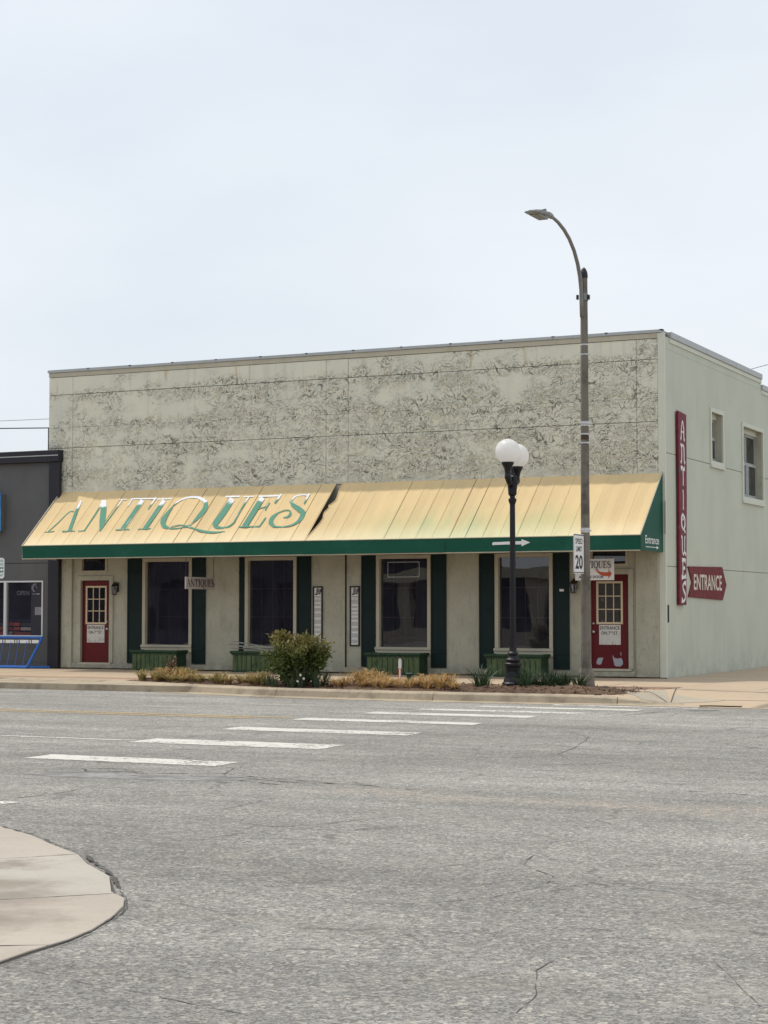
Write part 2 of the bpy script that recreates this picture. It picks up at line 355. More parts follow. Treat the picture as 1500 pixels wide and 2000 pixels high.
M['russet'] = m_foliage('russet_leaf', (.14, .045, .025), (.2, .075, .035), (.09, .03, .02), 12, .2)
M['petal'] = paint('white_petal', (.7, .7, .66), .6, .05)
M['soil'] = paint('far_ground', (.2, .19, .16), .95, .3, .1)
M['brickwall'] = paint('slate_grey_wall_far', (.06, .06, .085), .85, .3, 2)
M['tanwall'] = paint('tan_wall_far', (.42, .37, .29), .85, .2, 1)
M['paper'] = m_scribble()
M['primer'] = paint('bare_grey_primer', (.36, .38, .42), .6, .12)
M['flake'] = paint('lifted_paint_flake', (.68, .655, .55), .75, .15, 3, 60, .1, spec=.25)

GLYPH = {'A':[[[(-15.183,0.526),(-15.124,0.702),(-15.058,0.943),(-15.0,1.203),(-14.939,1.296),(-14.84,1.288)],[(-15.214,0.552),(-15.155,0.727),(-15.086,0.966),(-15.028,1.227),(-14.969,1.333),(-14.865,1.334)]],[[(-14.885,1.771),(-14.884,1.664),(-14.818,1.283),(-14.63,0.567)],[(-14.843,1.749),(-14.807,1.625),(-14.722,1.243),(-14.504,0.518)]],[[(-15.282,0.5),(-15.003,0.529)],[(-15.3,0.53),(-15.022,0.559)]],[[(-14.773,0.519),(-14.404,0.527)],[(-14.794,0.557),(-14.425,0.564)]]],'N':[[[(-14.218,1.654),(-14.183,1.293),(-14.162,0.569)],[(-14.163,1.621),(-14.134,1.263),(-14.121,0.543)]],[[(-14.307,0.519),(-14.088,0.534)],[(-14.327,0.552),(-14.107,0.568)]],[[(-14.272,1.746),(-14.088,1.359),(-13.873,0.877),(-13.68,0.51)],[(-14.114,1.734),(-13.909,1.335),(-13.699,0.837),(-13.655,0.502)]],[[(-13.656,0.531),(-13.633,1.361),(-13.619,1.696)],[(-13.69,0.554),(-13.664,1.382),(-13.66,1.724)]],[[(-13.74,1.718),(-13.508,1.727)],[(-13.757,1.749),(-13.525,1.758)]]],'T':[[[(-13.108,1.731),(-13.125,0.604)],[(-12.972,1.64),(-12.991,0.518)]],[[(-13.232,0.53),(-12.845,0.544)],[(-13.252,0.567),(-12.865,0.581)]],[[(-13.371,1.729),(-12.646,1.71)],[(-13.398,1.783),(-12.672,1.764)]],[[(-13.391,1.799),(-13.362,1.444)],[(-13.337,1.764),(-13.335,1.427)]],[[(-12.726,1.804),(-12.713,1.327)],[(-12.665,1.763),(-12.687,1.309)]]],'I':[[[(-12.47,1.704),(-12.488,0.603)],[(-12.337,1.614),(-12.357,0.518)]],[[(-12.598,0.537),(-12.245,0.555)],[(-12.618,0.573),(-12.264,0.592)]],[[(-12.618,1.683),(-12.201,1.692)],[(-12.642,1.729),(-12.224,1.738)]]],'Q':[[[(-12.056,1.437),(-12.118,1.163),(-12.124,0.854),(-11.919,0.584),(-11.717,0.54)],[(-12.03,1.418),(-12.012,1.095),(-11.96,0.81),(-11.888,0.7),(-11.726,0.586)]],[[(-12.031,1.421),(-11.934,1.602),(-11.734,1.709),(-11.479,1.687),(-11.223,1.531)],[(-12.065,1.454),(-11.973,1.648),(-11.773,1.776),(-11.508,1.777),(-11.24,1.66)]],[[(-11.273,1.622),(-11.163,1.352),(-11.183,1.048),(-11.202,0.77)],[(-11.177,1.618),(-11.01,1.28),(-11.055,0.947),(-11.169,0.741)]],[[(-11.201,0.772),(-11.269,0.655),(-11.462,0.58),(-11.727,0.573)],[(-11.17,0.739),(-11.241,0.618),(-11.44,0.541),(-11.707,0.534)]],[[(-11.714,0.59),(-11.528,0.65),(-11.303,0.617),(-10.951,0.465),(-10.654,0.36),(-10.394,0.338),(-10.137,0.388)],[(-11.73,0.614),(-11.549,0.689),(-11.315,0.66),(-10.967,0.53),(-10.683,0.445),(-10.425,0.405),(-10.147,0.407)]]],'U':[[[(-10.575,1.697),(-10.589,1.184),(-10.622,0.744),(-10.463,0.53),(-10.262,0.51),(-10.103,0.563),(-10.027,0.726)],[(-10.404,1.582),(-10.412,1.061),(-10.455,0.649),(-10.467,0.647),(-10.288,0.569),(-10.141,0.612),(-10.062,0.761)]],[[(-10.027,0.722),(-10.051,1.094),(-10.043,1.682)],[(-10.068,0.746),(-10.092,1.12),(-10.085,1.71)]],[[(-10.701,1.693),(-10.309,1.692)],[(-10.73,1.755),(-10.337,1.753)]],[[(-10.217,1.683),(-9.918,1.685)],[(-10.236,1.724),(-9.937,1.726)]]],'E':[[[(-9.757,1.708),(-9.774,0.615)],[(-9.599,1.603),(-9.618,0.515)]],[[(-9.836,0.531),(-9.288,0.538)],[(-9.858,0.579),(-9.31,0.586)]],[[(-9.275,0.538),(-9.245,0.871)],[(-9.315,0.567),(-9.285,0.9)]],[[(-9.624,1.208),(-9.378,1.281)],[(-9.646,1.247),(-9.4,1.32)]],[[(-9.419,1.46),(-9.417,1.168)],[(-9.378,1.434),(-9.376,1.142)]],[[(-9.789,1.67),(-9.247,1.667)],[(-9.816,1.73),(-9.273,1.727)]],[[(-9.245,1.78),(-9.276,1.438)],[(-9.188,1.738),(-9.219,1.396)]]],'S':[[[(-8.437,1.352),(-8.441,1.732)],[(-8.469,1.37),(-8.505,1.77)]],[[(-8.467,1.7),(-8.637,1.731),(-8.824,1.665),(-8.875,1.448)],[(-8.453,1.655),(-8.616,1.687),(-8.788,1.622),(-8.82,1.402)]],[[(-8.853,1.461),(-8.744,1.27),(-8.546,1.125),(-8.375,0.985)],[(-8.827,1.486),(-8.711,1.378),(-8.532,1.266),(-8.352,1.126)]],[[(-8.456,1.118),(-8.385,0.937),(-8.39,0.731),(-8.517,0.589),(-8.731,0.545),(-8.933,0.589)],[(-8.31,1.09),(-8.252,0.865),(-8.311,0.646),(-8.488,0.543),(-8.71,0.497),(-8.906,0.513)]],[[(-8.886,0.572),(-8.988,0.695),(-9.021,0.812),(-8.988,1.024),(-8.892,1.109)],[(-8.91,0.51),(-9.093,0.66),(-9.141,0.899),(-9.024,1.065),(-8.911,1.136)]],[[(-8.916,1.118),(-8.748,1.109),(-8.701,1.018),(-8.714,0.924),(-8.801,0.874)],[(-8.929,1.148),(-8.754,1.154),(-8.633,0.999),(-8.658,0.856),(-8.785,0.846)]]]}

# ------------------------------------------------------------------ geometry helpers (all coordinates are world metres)
COL = scene.collection
WL = {}
class MB:
    def __init__(s): s.v = []; s.f = []
    def add(s, vs, fs):
        o = len(s.v); s.v += [tuple(p) for p in vs]; s.f += [tuple(i + o for i in f) for f in fs]; return s
    def box(s, x0, x1, y0, y1, z0, z1):
        return s.add([(x0, y0, z0), (x1, y0, z0), (x1, y1, z0), (x0, y1, z0), (x0, y0, z1), (x1, y0, z1), (x1, y1, z1), (x0, y1, z1)],
                     [(0, 3, 2, 1), (4, 5, 6, 7), (0, 1, 5, 4), (1, 2, 6, 5), (2, 3, 7, 6), (3, 0, 4, 7)])
    def tube(s, pts, rad, seg=8, cap=True):
        pts = [Vector(p) for p in pts]; n = len(pts)
        if not isinstance(rad, (list, tuple)): rad = [rad] * n
        vs = []; up = None
        for i, p in enumerate(pts):
            t = (pts[min(i + 1, n - 1)] - pts[max(i - 1, 0)]).normalized()
            if up is None: up = t.orthogonal().normalized()
            up = (up - t * up.dot(t)).normalized(); b = t.cross(up)
            for k in range(seg):
                a = 2 * math.pi * k / seg; vs.append(p + (up * math.cos(a) + b * math.sin(a)) * rad[i])
        fs = [(i * seg + k, i * seg + (k + 1) % seg, (i + 1) * seg + (k + 1) % seg, (i + 1) * seg + k) for i in range(n - 1) for k in range(seg)]
        if cap: fs += [tuple(range(seg - 1, -1, -1)), tuple(range((n - 1) * seg, n * seg))]
        return s.add(vs, fs)
    def lathe(s, prof, cx, cy, seg=20, flute=0, rot=0.0):
        vs = []
        for r, z in prof:
            for k in range(seg):
                a = rot + 2 * math.pi * k / seg; rr = r * (1 - (flute if k % 2 else 0)); vs.append((cx + rr * math.cos(a), cy + rr * math.sin(a), z))
        n = len(prof)
        fs = [(i * seg + k, i * seg + (k + 1) % seg, (i + 1) * seg + (k + 1) % seg, (i + 1) * seg + k) for i in range(n - 1) for k in range(seg)]
        fs += [tuple(range(seg - 1, -1, -1)), tuple(range((n - 1) * seg, n * seg))]
        return s.add(vs, fs)
    def prism(s, poly, mapf, d0, d1):
        n = len(poly)
        vs = [mapf(u, v, d0) for u, v in poly] + [mapf(u, v, d1) for u, v in poly]
        fs = [tuple(range(n)), tuple(range(2 * n - 1, n - 1, -1))] + [(i, i + n, (i + 1) % n + n, (i + 1) % n) for i in range(n)]
        return s.add(vs, fs)
    def build(s, name, mat, parent=None, smooth=False, bevel=0.0, origin=None):
        me = bpy.data.meshes.new(name)
        xs, ys, zs = zip(*s.v)
        O = Vector(origin) if origin else Vector(((min(xs) + max(xs)) / 2, (min(ys) + max(ys)) / 2, min(zs)))
        me.from_pydata([Vector(p) - O for p in s.v], [], s.f); me.update()
        bm = bmesh.new(); bm.from_mesh(me)
        bmesh.ops.recalc_face_normals(bm, faces=bm.faces)
        if bevel: bmesh.ops.bevel(bm, geom=[e for e in bm.edges if len(e.link_faces) == 2 and e.calc_face_angle(0) > .6], offset=bevel, segments=1, affect='EDGES')
        bm.to_mesh(me); bm.free()
        if smooth:
            for p in me.polygons: p.use_smooth = True
        me.materials.append(M[mat] if isinstance(mat, str) else mat)
        return link(name, me, O, parent)
def link(name, data, O, parent=None):
    o = bpy.data.objects.new(name, data); COL.objects.link(o); O = Vector(O)
    if parent is not None:
        o.parent = parent; o.location = O - WL[parent.name]
    else: o.location = O
    WL[o.name] = O; return o
def thing(name, loc, label, cat, group=None):
    o = link(name, None, loc); o.empty_display_size = .2; return tag(o, label, cat, group)
def tag(o, label=None, cat=None, group=None, kind=None):
    if label: o['label'] = label
    if cat: o['category'] = cat
    if group: o['group'] = group
    if kind: o['kind'] = kind
    return o
def box(name, x0, x1, y0, y1, z0, z1, mat, parent=None, bevel=0.0, origin=None):
    return MB().box(x0, x1, y0, y1, z0, z1).build(name, mat, parent, bevel=bevel, origin=origin)
def copy_tree(o, off, parent=None, label=None):
    c = o.copy(); COL.objects.link(c)
    if parent is not None: c.parent = parent
    else: c.location = o.location + Vector(off)
    if label: c['label'] = label
    for ch in o.children: copy_tree(ch, (0, 0, 0), c)
    return c
def holes_wall(u0, u1, z0, z1, holes, d0, d1, mapf):
    """slab in (u,z) from depth d0 (front) to d1 with rectangular openings and their reveals"""
    m = MB(); us = sorted({u0, u1, *[min(max(h[i], u0), u1) for h in holes for i in (0, 1)]}); zs = sorted({z0, z1, *[min(max(h[i], z0), z1) for h in holes for i in (2, 3)]})
    inh = lambda a, b: any(h[0] - 1e-6 < a < h[1] + 1e-6 and h[2] - 1e-6 < b < h[3] + 1e-6 for h in holes)
    solid = {}
    for i in range(len(us) - 1):
        for j in range(len(zs) - 1): solid[i, j] = not inh((us[i] + us[i + 1]) / 2, (zs[j] + zs[j + 1]) / 2)
    q = lambda pts: m.add([mapf(*p) for p in pts], [(0, 1, 2, 3)])
    for (i, j), sgood in solid.items():
        if not sgood: continue
        a, b, c, d = us[i], us[i + 1], zs[j], zs[j + 1]
        q([(a, c, d0), (b, c, d0), (b, d, d0), (a, d, d0)]); q([(a, c, d1), (a, d, d1), (b, d, d1), (b, c, d1)])
        if not solid.get((i - 1, j)): q([(a, c, d0), (a, d, d0), (a, d, d1), (a, c, d1)])
        if not solid.get((i + 1, j)): q([(b, c, d0), (b, c, d1), (b, d, d1), (b, d, d0)])
        if not solid.get((i, j - 1)): q([(a, c, d0), (a, c, d1), (b, c, d1), (b, c, d0)])
        if not solid.get((i, j + 1)): q([(a, d, d0), (b, d, d0), (b, d, d1), (a, d, d1)])
    return m
def weld(o):
    bm = bmesh.new(); bm.from_mesh(o.data); bmesh.ops.remove_doubles(bm, verts=bm.verts, dist=1e-4); bmesh.ops.recalc_face_normals(bm, faces=bm.faces); bm.to_mesh(o.data); bm.free(); return o
FRONT = lambda u, z, d: (u, d, z)            # facade plane: u = x
SIDE = lambda u, z, d: (-d, u, z)            # right hand wall: u = y, depth d goes into the building
def frame_fn(O, U, V):
    O, U, V = Vector(O), Vector(U).normalized(), Vector(V).normalized(); N = U.cross(V)
    return lambda u, v, d=0.0: tuple(O + U * u + V * v + N * d)
def text_mb(body, mapf, w, h, depth=.002, bold=0.0):
    """built-in font outline, stretched to w x h, lower left corner at (0,0) of mapf"""
    cu = bpy.data.curves.new('tmp', 'FONT'); cu.body = body; cu.size = 1; cu.offset = bold; cu.resolution_u = 3
    ob = bpy.data.objects.new('tmp', cu); COL.objects.link(ob)
    dg = bpy.context.evaluated_depsgraph_get(); me = bpy.data.meshes.new_from_object(ob.evaluated_get(dg))
    xs = [v.co.x for v in me.vertices]; ys = [v.co.y for v in me.vertices]
    x0, x1, y0, y1 = min(xs), max(xs), min(ys), max(ys)
    m = MB().add([mapf((v.co.x - x0) / (x1 - x0) * w, (v.co.y - y0) / (y1 - y0) * h, depth) for v in me.vertices], [tuple(p.vertices) for p in me.polygons])
    bpy.data.objects.remove(ob); bpy.data.curves.remove(cu); bpy.data.meshes.remove(me); return m
def offs(mapf, du, dv): return lambda u, v, d=0.0: mapf(u + du, v + dv, d)
def smooth_pts(p, k=4):
    if len(p) < 3: return p
    out = []
    for i in range(len(p) - 1):
        a, b, c, d = p[max(i - 1, 0)], p[i], p[i + 1], p[min(i + 2, len(p) - 1)]
        for j in range(k):
            t = j / k; out.append(tuple(.5 * (2 * b[n] + (c[n] - a[n]) * t + (2 * a[n] - 5 * b[n] + 4 * c[n] - d[n]) * t * t + (3 * b[n] - a[n] - 3 * c[n] + d[n]) * t ** 3) for n in range(2)))
    return out + [tuple(p[-1])]
def strokes_mb(strokes, mapf, depth=.004):
    m = MB()
    for i, (a, b) in enumerate(strokes):
        a, b = smooth_pts([tuple(q) for q in a]), smooth_pts([tuple(q) for q in b]); n = len(a)
        m.add([mapf(*q, depth + i * .0007) for q in a] + [mapf(*q, depth + i * .0007) for q in b], [(j, j + 1, n + j + 1, n + j) for j in range(n - 1)])
    return m
def pen(pts, w):
    """centre line + width -> stroke edges"""
    if not isinstance(w, (list, tuple)): w = [w] * len(pts)
    a, b = [], []
    for i, p in enumerate(pts):
        q, r = pts[min(i + 1, len(pts) - 1)], pts[max(i - 1, 0)]; t = Vector((q[0] - r[0], q[1] - r[1])).normalized(); n = Vector((-t.y, t.x)) * w[i] / 2
        a.append((p[0] + n.x, p[1] + n.y)); b.append((p[0] - n.x, p[1] - n.y))
    return a, b
# roman letters for the hanging signs, drawn as thick and thin pen strokes in a unit square
SERIF = {
 'A': [([(.08, 0), (.42, 1)], .06), ([(.38, 1), (.8, 0)], .17), ([(.2, .35), (.62, .35)], .06), ([(0, .03), (.22, .03)], .06), ([(.62, .03), (.98, .03)], .06)],
 'N': [([(.15, 0), (.15, 1)], .07), ([(.12, .97), (.78, .03)], .17), ([(.8, 0), (.8, 1)], .07), ([(.02, .03), (.3, .03)], .06), ([(.0, .97), (.26, .97)], .06), ([(.66, .97), (.95, .97)], .06)],
 'T': [([(.42, 0), (.42, 1)], .18), ([(.02, .96), (.84, .96)], .08), ([(.05, .95), (.02, .7)], .06), ([(.81, .95), (.84, .7)], .06), ([(.24, .03), (.6, .03)], .06)],
 'I': [([(.22, 0), (.22, 1)], .18), ([(.04, .03), (.4, .03)], .06), ([(.04, .97), (.4, .97)], .06)],
 'Q': [([(.46, .98), (.2, .88), (.1, .5), (.2, .12), (.46, .02)], [.05, .14, .19, .14, .05]), ([(.46, .98), (.72, .88), (.82, .5), (.72, .12), (.46, .02)], [.05, .14, .19, .14, .05]), ([(.42, .1), (.62, .0), (.78, -.18), (1.0, -.16)], [.05, .12, .1, .04])],
 'U': [([(.18, 1), (.18, .4), (.24, .12), (.46, .03), (.66, .12), (.74, .4), (.74, 1)], [.17, .17, .13, .07, .07, .06, .06]), ([(.02, .97), (.36, .97)], .06), ([(.6, .97), (.9, .97)], .06)],
 'E': [([(.2, 0), (.2, 1)], .17), ([(.06, .04), (.72, .04)], .07), ([(.06, .96), (.68, .96)], .07), ([(.22, .52), (.52, .52)], .06), ([(.7, .05), (.76, .28)], .06), ([(.67, .95), (.68, .74)], .06), ([(.52, .64), (.52, .4)], .05)],
 'S': [([(.66, .72), (.6, .92), (.38, .98), (.16, .86), (.14, .68), (.38, .53), (.64, .38), (.66, .18), (.46, .03), (.2, .06), (.08, .3)], [.05, .06, .07, .12, .16, .17, .17, .14, .08, .06, .05])],
}
ADV = {'A': .95, 'N': .97, 'T': .9, 'I': .5, 'Q': .98, 'U': .95, 'E': .83, 'S': .8}
def serif_mb(word, mapf, w, h, depth=.002):
    tot = sum(ADV[c] for c in word); s = []; x = 0
    for c in word:
        for pts, ww in SERIF[c]:
            a, b = pen([(p[0] + x, p[1]) for p in pts], ww); s.append(([(u / tot * w, v * h) for u, v in a], [(u / tot * w, v * h) for u, v in b]))
        x += ADV[c]
    return strokes_mb(s, mapf, depth)
def ribbon_ground(name, pts, w, z, mat, parent, jag=.3):
    v = []; n = len(pts); P = []
    for i in range(n - 1):
        a, b = Vector(pts[i]), Vector(pts[i + 1]); k = max(2, int((b - a).length / .07))
        for j in range(k): P.append(a.lerp(b, j / k))
    P.append(Vector(pts[-1])); off = 0
    for i, p in enumerate(P):
        t = (P[min(i + 1, len(P) - 1)] - P[max(i - 1, 0)]).normalized(); nn = Vector((-t.y, t.x))
        off = off * .8 + rnd.uniform(-1, 1) * w * jag * 2.2; ww = w * max(.08, rnd.uniform(-.25, 1.0)) * (.3 if i in (0, len(P) - 1) else 1)
        c = p + nn * off
        v += [(c.x + nn.x * ww / 2, c.y + nn.y * ww / 2, z), (c.x - nn.x * ww / 2, c.y - nn.y * ww / 2, z)]
    return MB().add(v, [(2 * i, 2 * i + 2, 2 * i + 3, 2 * i + 1) for i in range(len(P) - 1)]).build(name, mat, parent)
def flat(name, poly, z, mat, parent=None):
    return MB().add([(x, y, z) for x, y in poly], [tuple(range(len(poly)))]).build(name, mat, parent)

# ------------------------------------------------------------------ ground, road, markings
ground = tag(flat('ground', [(-900, -900), (900, -900), (900, 900), (-900, 900)], -.03, 'soil'), kind='structure')
road = tag(flat('road', [(-120, -75), (120, -75), (120, 60), (-120, 60)], 0.0, 'road'), kind='structure')
def bar(poly, mat='white_mark', name='crosswalk_bar'):
    m = MB(); pts = []
    n = len(poly)
    for i in range(n):
        a, b = Vector(poly[i]), Vector(poly[(i + 1) % n]); k = max(1, int((b - a).length / .12))
        for j in range(k):
            p = a.lerp(b, j / k); pts.append((p.x + rnd.uniform(-.018, .018), p.y + rnd.uniform(-.018, .018), .004))
    m.add(pts, [tuple(range(len(pts)))]); return m.build(name, mat, road)
for x0, x1, y0, y1, mt in [(-.82, 1.62, -21.40, -20.85, 'white_mark'), (-1.14, 1.53, -18.88, -18.18, 'white_mark'), (-1.33, 1.48, -16.35, -15.76, 'white_mark'), (-1.48, 1.42, -14.0, -13.5, 'white_mark'),
                           (-1.25, 1.5, -12.1, -11.55, 'white_mark'), (-.95, 1.87, -10.8, -10.4, 'worn_mark'), (-.4, 2.42, -9.6, -9.2, 'white_mark'), (.57, 3.12, -8.55, -8.3, 'worn_mark')]:
    bar([(x0, y0), (x1, y0), (x1 - .03, y1), (x0 - .03, y1)], mt)
bar([(-60, -18.80), (-1.22, -18.66), (-1.22, -18.56), (-60, -18.70)], 'white_mark', 'lane_line')
bar([(-60, -13.80), (-1.7, -13.64), (-1.7, -13.50), (-60, -13.66)], 'yellow_mark', 'centre_line')
bar([(-60, -14.10), (-2.2, -13.98), (-2.2, -13.86), (-60, -13.98)], 'yellow_mark', 'centre_line')
bar([(-1.2, -25.55), (1.9, -25.36), (1.98, -25.2), (-1.2, -25.3)], 'white_mark', 'crosswalk_bar')
CR = [([(3.13, -14.8), (3.7, -15.6), (4.15, -17.4), (4.31, -18.5), (4.0, -19.0), (3.5, -19.3)], .035), ([(4.31, -18.4), (4.6, -18.9), (5.3, -19.2)], .03),
      ([(6.62, -21.87), (7.0, -21.8), (7.57, -21.97), (8.4, -21.9)], .03), ([(7.08, -26.43), (7.2, -26.9), (7.55, -27.3), (7.64, -27.67)], .022), ([(7.6, -27.77), (8.1, -27.35), (8.81, -27.0), (9.6, -26.6)], .018),
      ([(7.64, -27.7), (7.5, -28.3), (7.1, -28.7)], .02), ([(8.32, -29.24), (8.7, -29.1), (9.16, -28.96), (9.9, -28.7)], .012), ([(8.48, -29.76), (8.5, -30.1), (8.7, -30.6), (8.75, -30.97)], .016), ([(8.5, -30.1), (8.2, -30.5), (7.7, -30.7)], .012),
      ([(6.3, -31.1), (6.49, -31.11), (6.8, -31.22), (7.16, -31.29), (7.45, -31.38), (7.75, -31.45)], .016), ([(5.16, -28.44), (5.28, -28.47), (5.40, -28.56)], .022), ([(5.76, -29.2), (5.84, -29.15), (5.93, -29.38)], .02),
      ([(1.3, -25.3), (1.69, -25.12), (1.8, -24.4), (1.71, -23.69), (1.9, -22.9)], .03), ([(-2.28, -19.93), (-1.2, -18.6), (-.6, -16.6), (.3, -15.2)], .03), ([(5.2, -16.1), (5.53, -15.23), (5.7, -14.33), (6.4, -13.4)], .03),
      ([(.3, -22.3), (.9, -22.1), (1.5, -22.4), (2.1, -22.1), (2.8, -22.35), (3.6, -22.5)], .06), ([(.4, -22.7), (1.1, -22.55), (1.7, -22.8)], .05), ([(1.9, -22.75), (2.6, -22.65), (3.2, -22.9)], .05),
      ([(-8, -10.1), (-4, -10.6), (-1, -10.5)], .05), ([(6, -12.6), (9, -12.9), (13, -12.5)], .04), ([(4.5, -20.5), (5.8, -20.2), (7.5, -20.45)], .025), ([(-6, -16.2), (-3, -15.6), (.5, -15.9)], .03),
      ([(.25, -22.45), (.6, -22.3), (.75, -22.45), (1.1, -22.3), (1.3, -22.42), (1.7, -22.3)], .07), ([(2.0, -22.5), (2.5, -22.4), (3.1, -22.6), (3.9, -22.55), (4.6, -22.75)], .06),
      ([(8.75, -30.9), (8.2, -31.4), (7.9, -31.9)], .012), ([(9.2, -29.6), (9.6, -30.4), (10.2, -30.9)], .012),
      ([(-9, -12.2), (-4, -12.0), (2, -12.4), (8, -12.2)], .03), ([(2.5, -17.0), (5, -17.2), (8.5, -16.9)], .025), ([(1.0, -20.8), (1.2, -21.3), (1.9, -21.5), (2.2, -22.2)], .03)]
for pts, w in CR: ribbon_ground('crack', pts, w * .55, .003, 'crack', road)
flat('asphalt_patch', [(.25, -22.95), (.7, -22.5), (1.6, -22.55), (2.3, -22.35), (2.75, -22.5), (2.4, -22.85), (1.5, -23.0), (.8, -23.1)], .002, 'patch', road)
flat('asphalt_patch', [(3.1, -9.12), (3.5, -8.88), (3.62, -8.95), (3.3, -9.2)], .003, 'crack', road)

# near corner of concrete, flush with the road
isl = [(-6, -25.6), (2.2, -26.30), (2.88, -26.68), (3.45, -27.02), (4.0, -27.46), (4.40, -27.75), (4.73, -28.1), (5.15, -28.5), (5.53, -29.0), (5.72, -29.2), (5.87, -29.42), (6.0, -29.75), (6.12, -30.1), (6.19, -30.4), (6.21, -30.7), (6.25, -31.1), (6.26, -31.8), (6.2, -36), (-6, -36)]
island = tag(flat('corner_pavement', [(x - .03, y - .03) for x, y in isl], .002, 'crack'), kind='structure')
def clip(poly, a, b, keep):
    nx, ny = -(b[1] - a[1]), b[0] - a[0]; f = lambda p: ((p[0] - a[0]) * nx + (p[1] - a[1]) * ny) * keep; out = []
    for i in range(len(poly)):
        p, q = poly[i], poly[(i + 1) % len(poly)]; fp, fq = f(p), f(q)
        if fp >= 0: out.append(p)
        if fp * fq < 0: t = fp / (fp - fq); out.append((p[0] + (q[0] - p[0]) * t, p[1] + (q[1] - p[1]) * t))
    return out
JN = [((4.05, -28.21), (4.40, -27.74)), ((5.09, -29.57), (5.57, -29.07)), ((5.96, -30.72), (6.23, -30.55))]
inner = []
for i, p in enumerate(isl):
    inner.append((p[0] - rnd.uniform(.015, .05), p[1] - rnd.uniform(.015, .05)))
def shifted(j, d):
    (ax, ay), (bx, by) = j; t = Vector((bx - ax, by - ay)).normalized(); n = Vector((-t.y, t.x)) * d; return (ax + n.x, ay + n.y), (bx + n.x, by + n.y)
lims = [None] + JN + [None]
for i in range(4):
    p = inner
    if lims[i]: p = clip(p, *shifted(lims[i], -.006), -1)
    if lims[i + 1]: p = clip(p, *shifted(lims[i + 1], .006), 1)
    if len(p) > 2: MB().prism(p, lambda u, v, d: (u, v, d), .003, .014).build('concrete_slab', ('isl', 'isl2', 'isl', 'isl')[i], island, bevel=.003)

# far side: sidewalk slabs, kerb, ramp
swalk = tag(box('sidewalk', -40, .0, -7.2, 0.05, .0, .125, 'kerb'), kind='structure')
def inbed(x): return -9.9 < x < 1.1
for i in range(26):
    x0 = -39 + 1.5 * i
    for y0, y1 in [(-1.55, -.0), (-3.05, -1.55), (-4.55, -3.05)]:
        MB().box(x0 + .008, x0 + 1.492, y0 + .008, y1 - .008, .10, .15 + rnd.uniform(-.003, .003)).build('slab', 'conc', swalk, bevel=.006)
swalk_r = tag(box('side_street_sidewalk', .0, 6.2, -4.55, 40, .0, .12, 'kerb'), kind='structure')
for i in range(4):
    for j in range(22):
        y0 = -4.55 + 1.52 * j
        MB().box(.02 + 1.55 * i + .008, .02 + 1.55 * (i + 1) - .008, y0 + .008, y0 + 1.512, .10, .15 + rnd.uniform(-.003, .003)).build('slab', 'conc', swalk_r, bevel=.006)
tag(box('brick_strip', -40, 1.5, -5.15, -4.56, .05, .152, 'brick'), kind='structure')
tag(MB().add([(0.2, -4.7, .157), (1.55, -4.5, .157), (1.55, -4.05, .157), (.2, -4.2, .157)], [(0, 1, 2, 3)]).build('brick_patch', 'brick'), kind='structure')
tag(MB().add([(-40, -5.6, .149), (-40, -5.15, .149), (-9.9, -5.15, .149), (.99, -5.15, .149), (.99, -7.75, .145), (-1.8, -7.85, .147), (-5.2, -7.6, .147), (-7.9, -6.9, .147), (-11.2, -5.6, .147)],
             [tuple(range(9))]).build('verge_concrete', 'conc'), kind='structure')
KP = [(-40, -5.55), (-13.2, -5.64), (-11.6, -5.75), (-10.2, -6.1), (-9, -6.6), (-7.9, -7.05), (-6.6, -7.5), (-5.15, -7.88), (-3.5, -8.05), (-1.83, -8.12), (0.2, -8.05), (.95, -7.95), (1.5, -7.82), (2.0, -7.72), (2.6, -7.68)]
KH = [.15] * 11 + [.145, .115, .055, .014]
def resample(P, H, step):
    out = []
    for i in range(len(P) - 1):
        a, b = Vector(P[i]), Vector(P[i + 1]); k = max(1, int((b - a).length / step))
        for j in range(k): out.append((a.lerp(b, j / k), H[i] + (H[i + 1] - H[i]) * j / k))
    return out + [(Vector(P[-1]), H[-1])]
def sweep_kerb(P, H, seglen, parent):
    S = resample(P, H, .35); segs = []; cur = [S[0]]; L = 0
    for i in range(1, len(S)):
        cur.append(S[i]); L += (S[i][0] - S[i - 1][0]).length
        if L >= seglen or i == len(S) - 1: segs.append(cur); cur = [S[i]]; L = 0
    for sg in segs:
        v = []
        for k, (p, h) in enumerate(sg):
            t = (sg[min(k + 1, len(sg) - 1)][0] - sg[max(k - 1, 0)][0]).normalized(); n = Vector((-t.y, t.x))
            e = .006 * ((k == 0) - (k == len(sg) - 1)); p = p + t * e
            for d, z in ((-.30, .006), (-.02, .012), (0, .02), (.03, h * .82), (.06, h * .97), (.10, h + .003), (.30, h + .006), (.30, -.02), (-.30, -.02)):
                q = p + n * d; v.append((q.x, q.y, z))
        m = len(sg); fs = [(i * 9 + j, i * 9 + (j + 1) % 9, (i + 1) * 9 + (j + 1) % 9, (i + 1) * 9 + j) for i in range(m - 1) for j in range(9)] + [tuple(range(9)), tuple(range(9 * m - 1, 9 * m - 10, -1))]
        MB().add(v, fs).build('kerb_stone', 'kerb', parent)
kerb = tag(MB().add([(-40, -5.6, .002), (-13, -5.7, .002), (-5, -7.95, .002), (1, -8.1, .002), (1, -7.8, .002), (-5, -7.6, .002), (-13, -5.4, .002), (-40, -5.3, .002)], [tuple(range(8))]).build('kerb', 'kerb'), kind='structure')
sweep_kerb(KP, KH, 3.05, kerb)
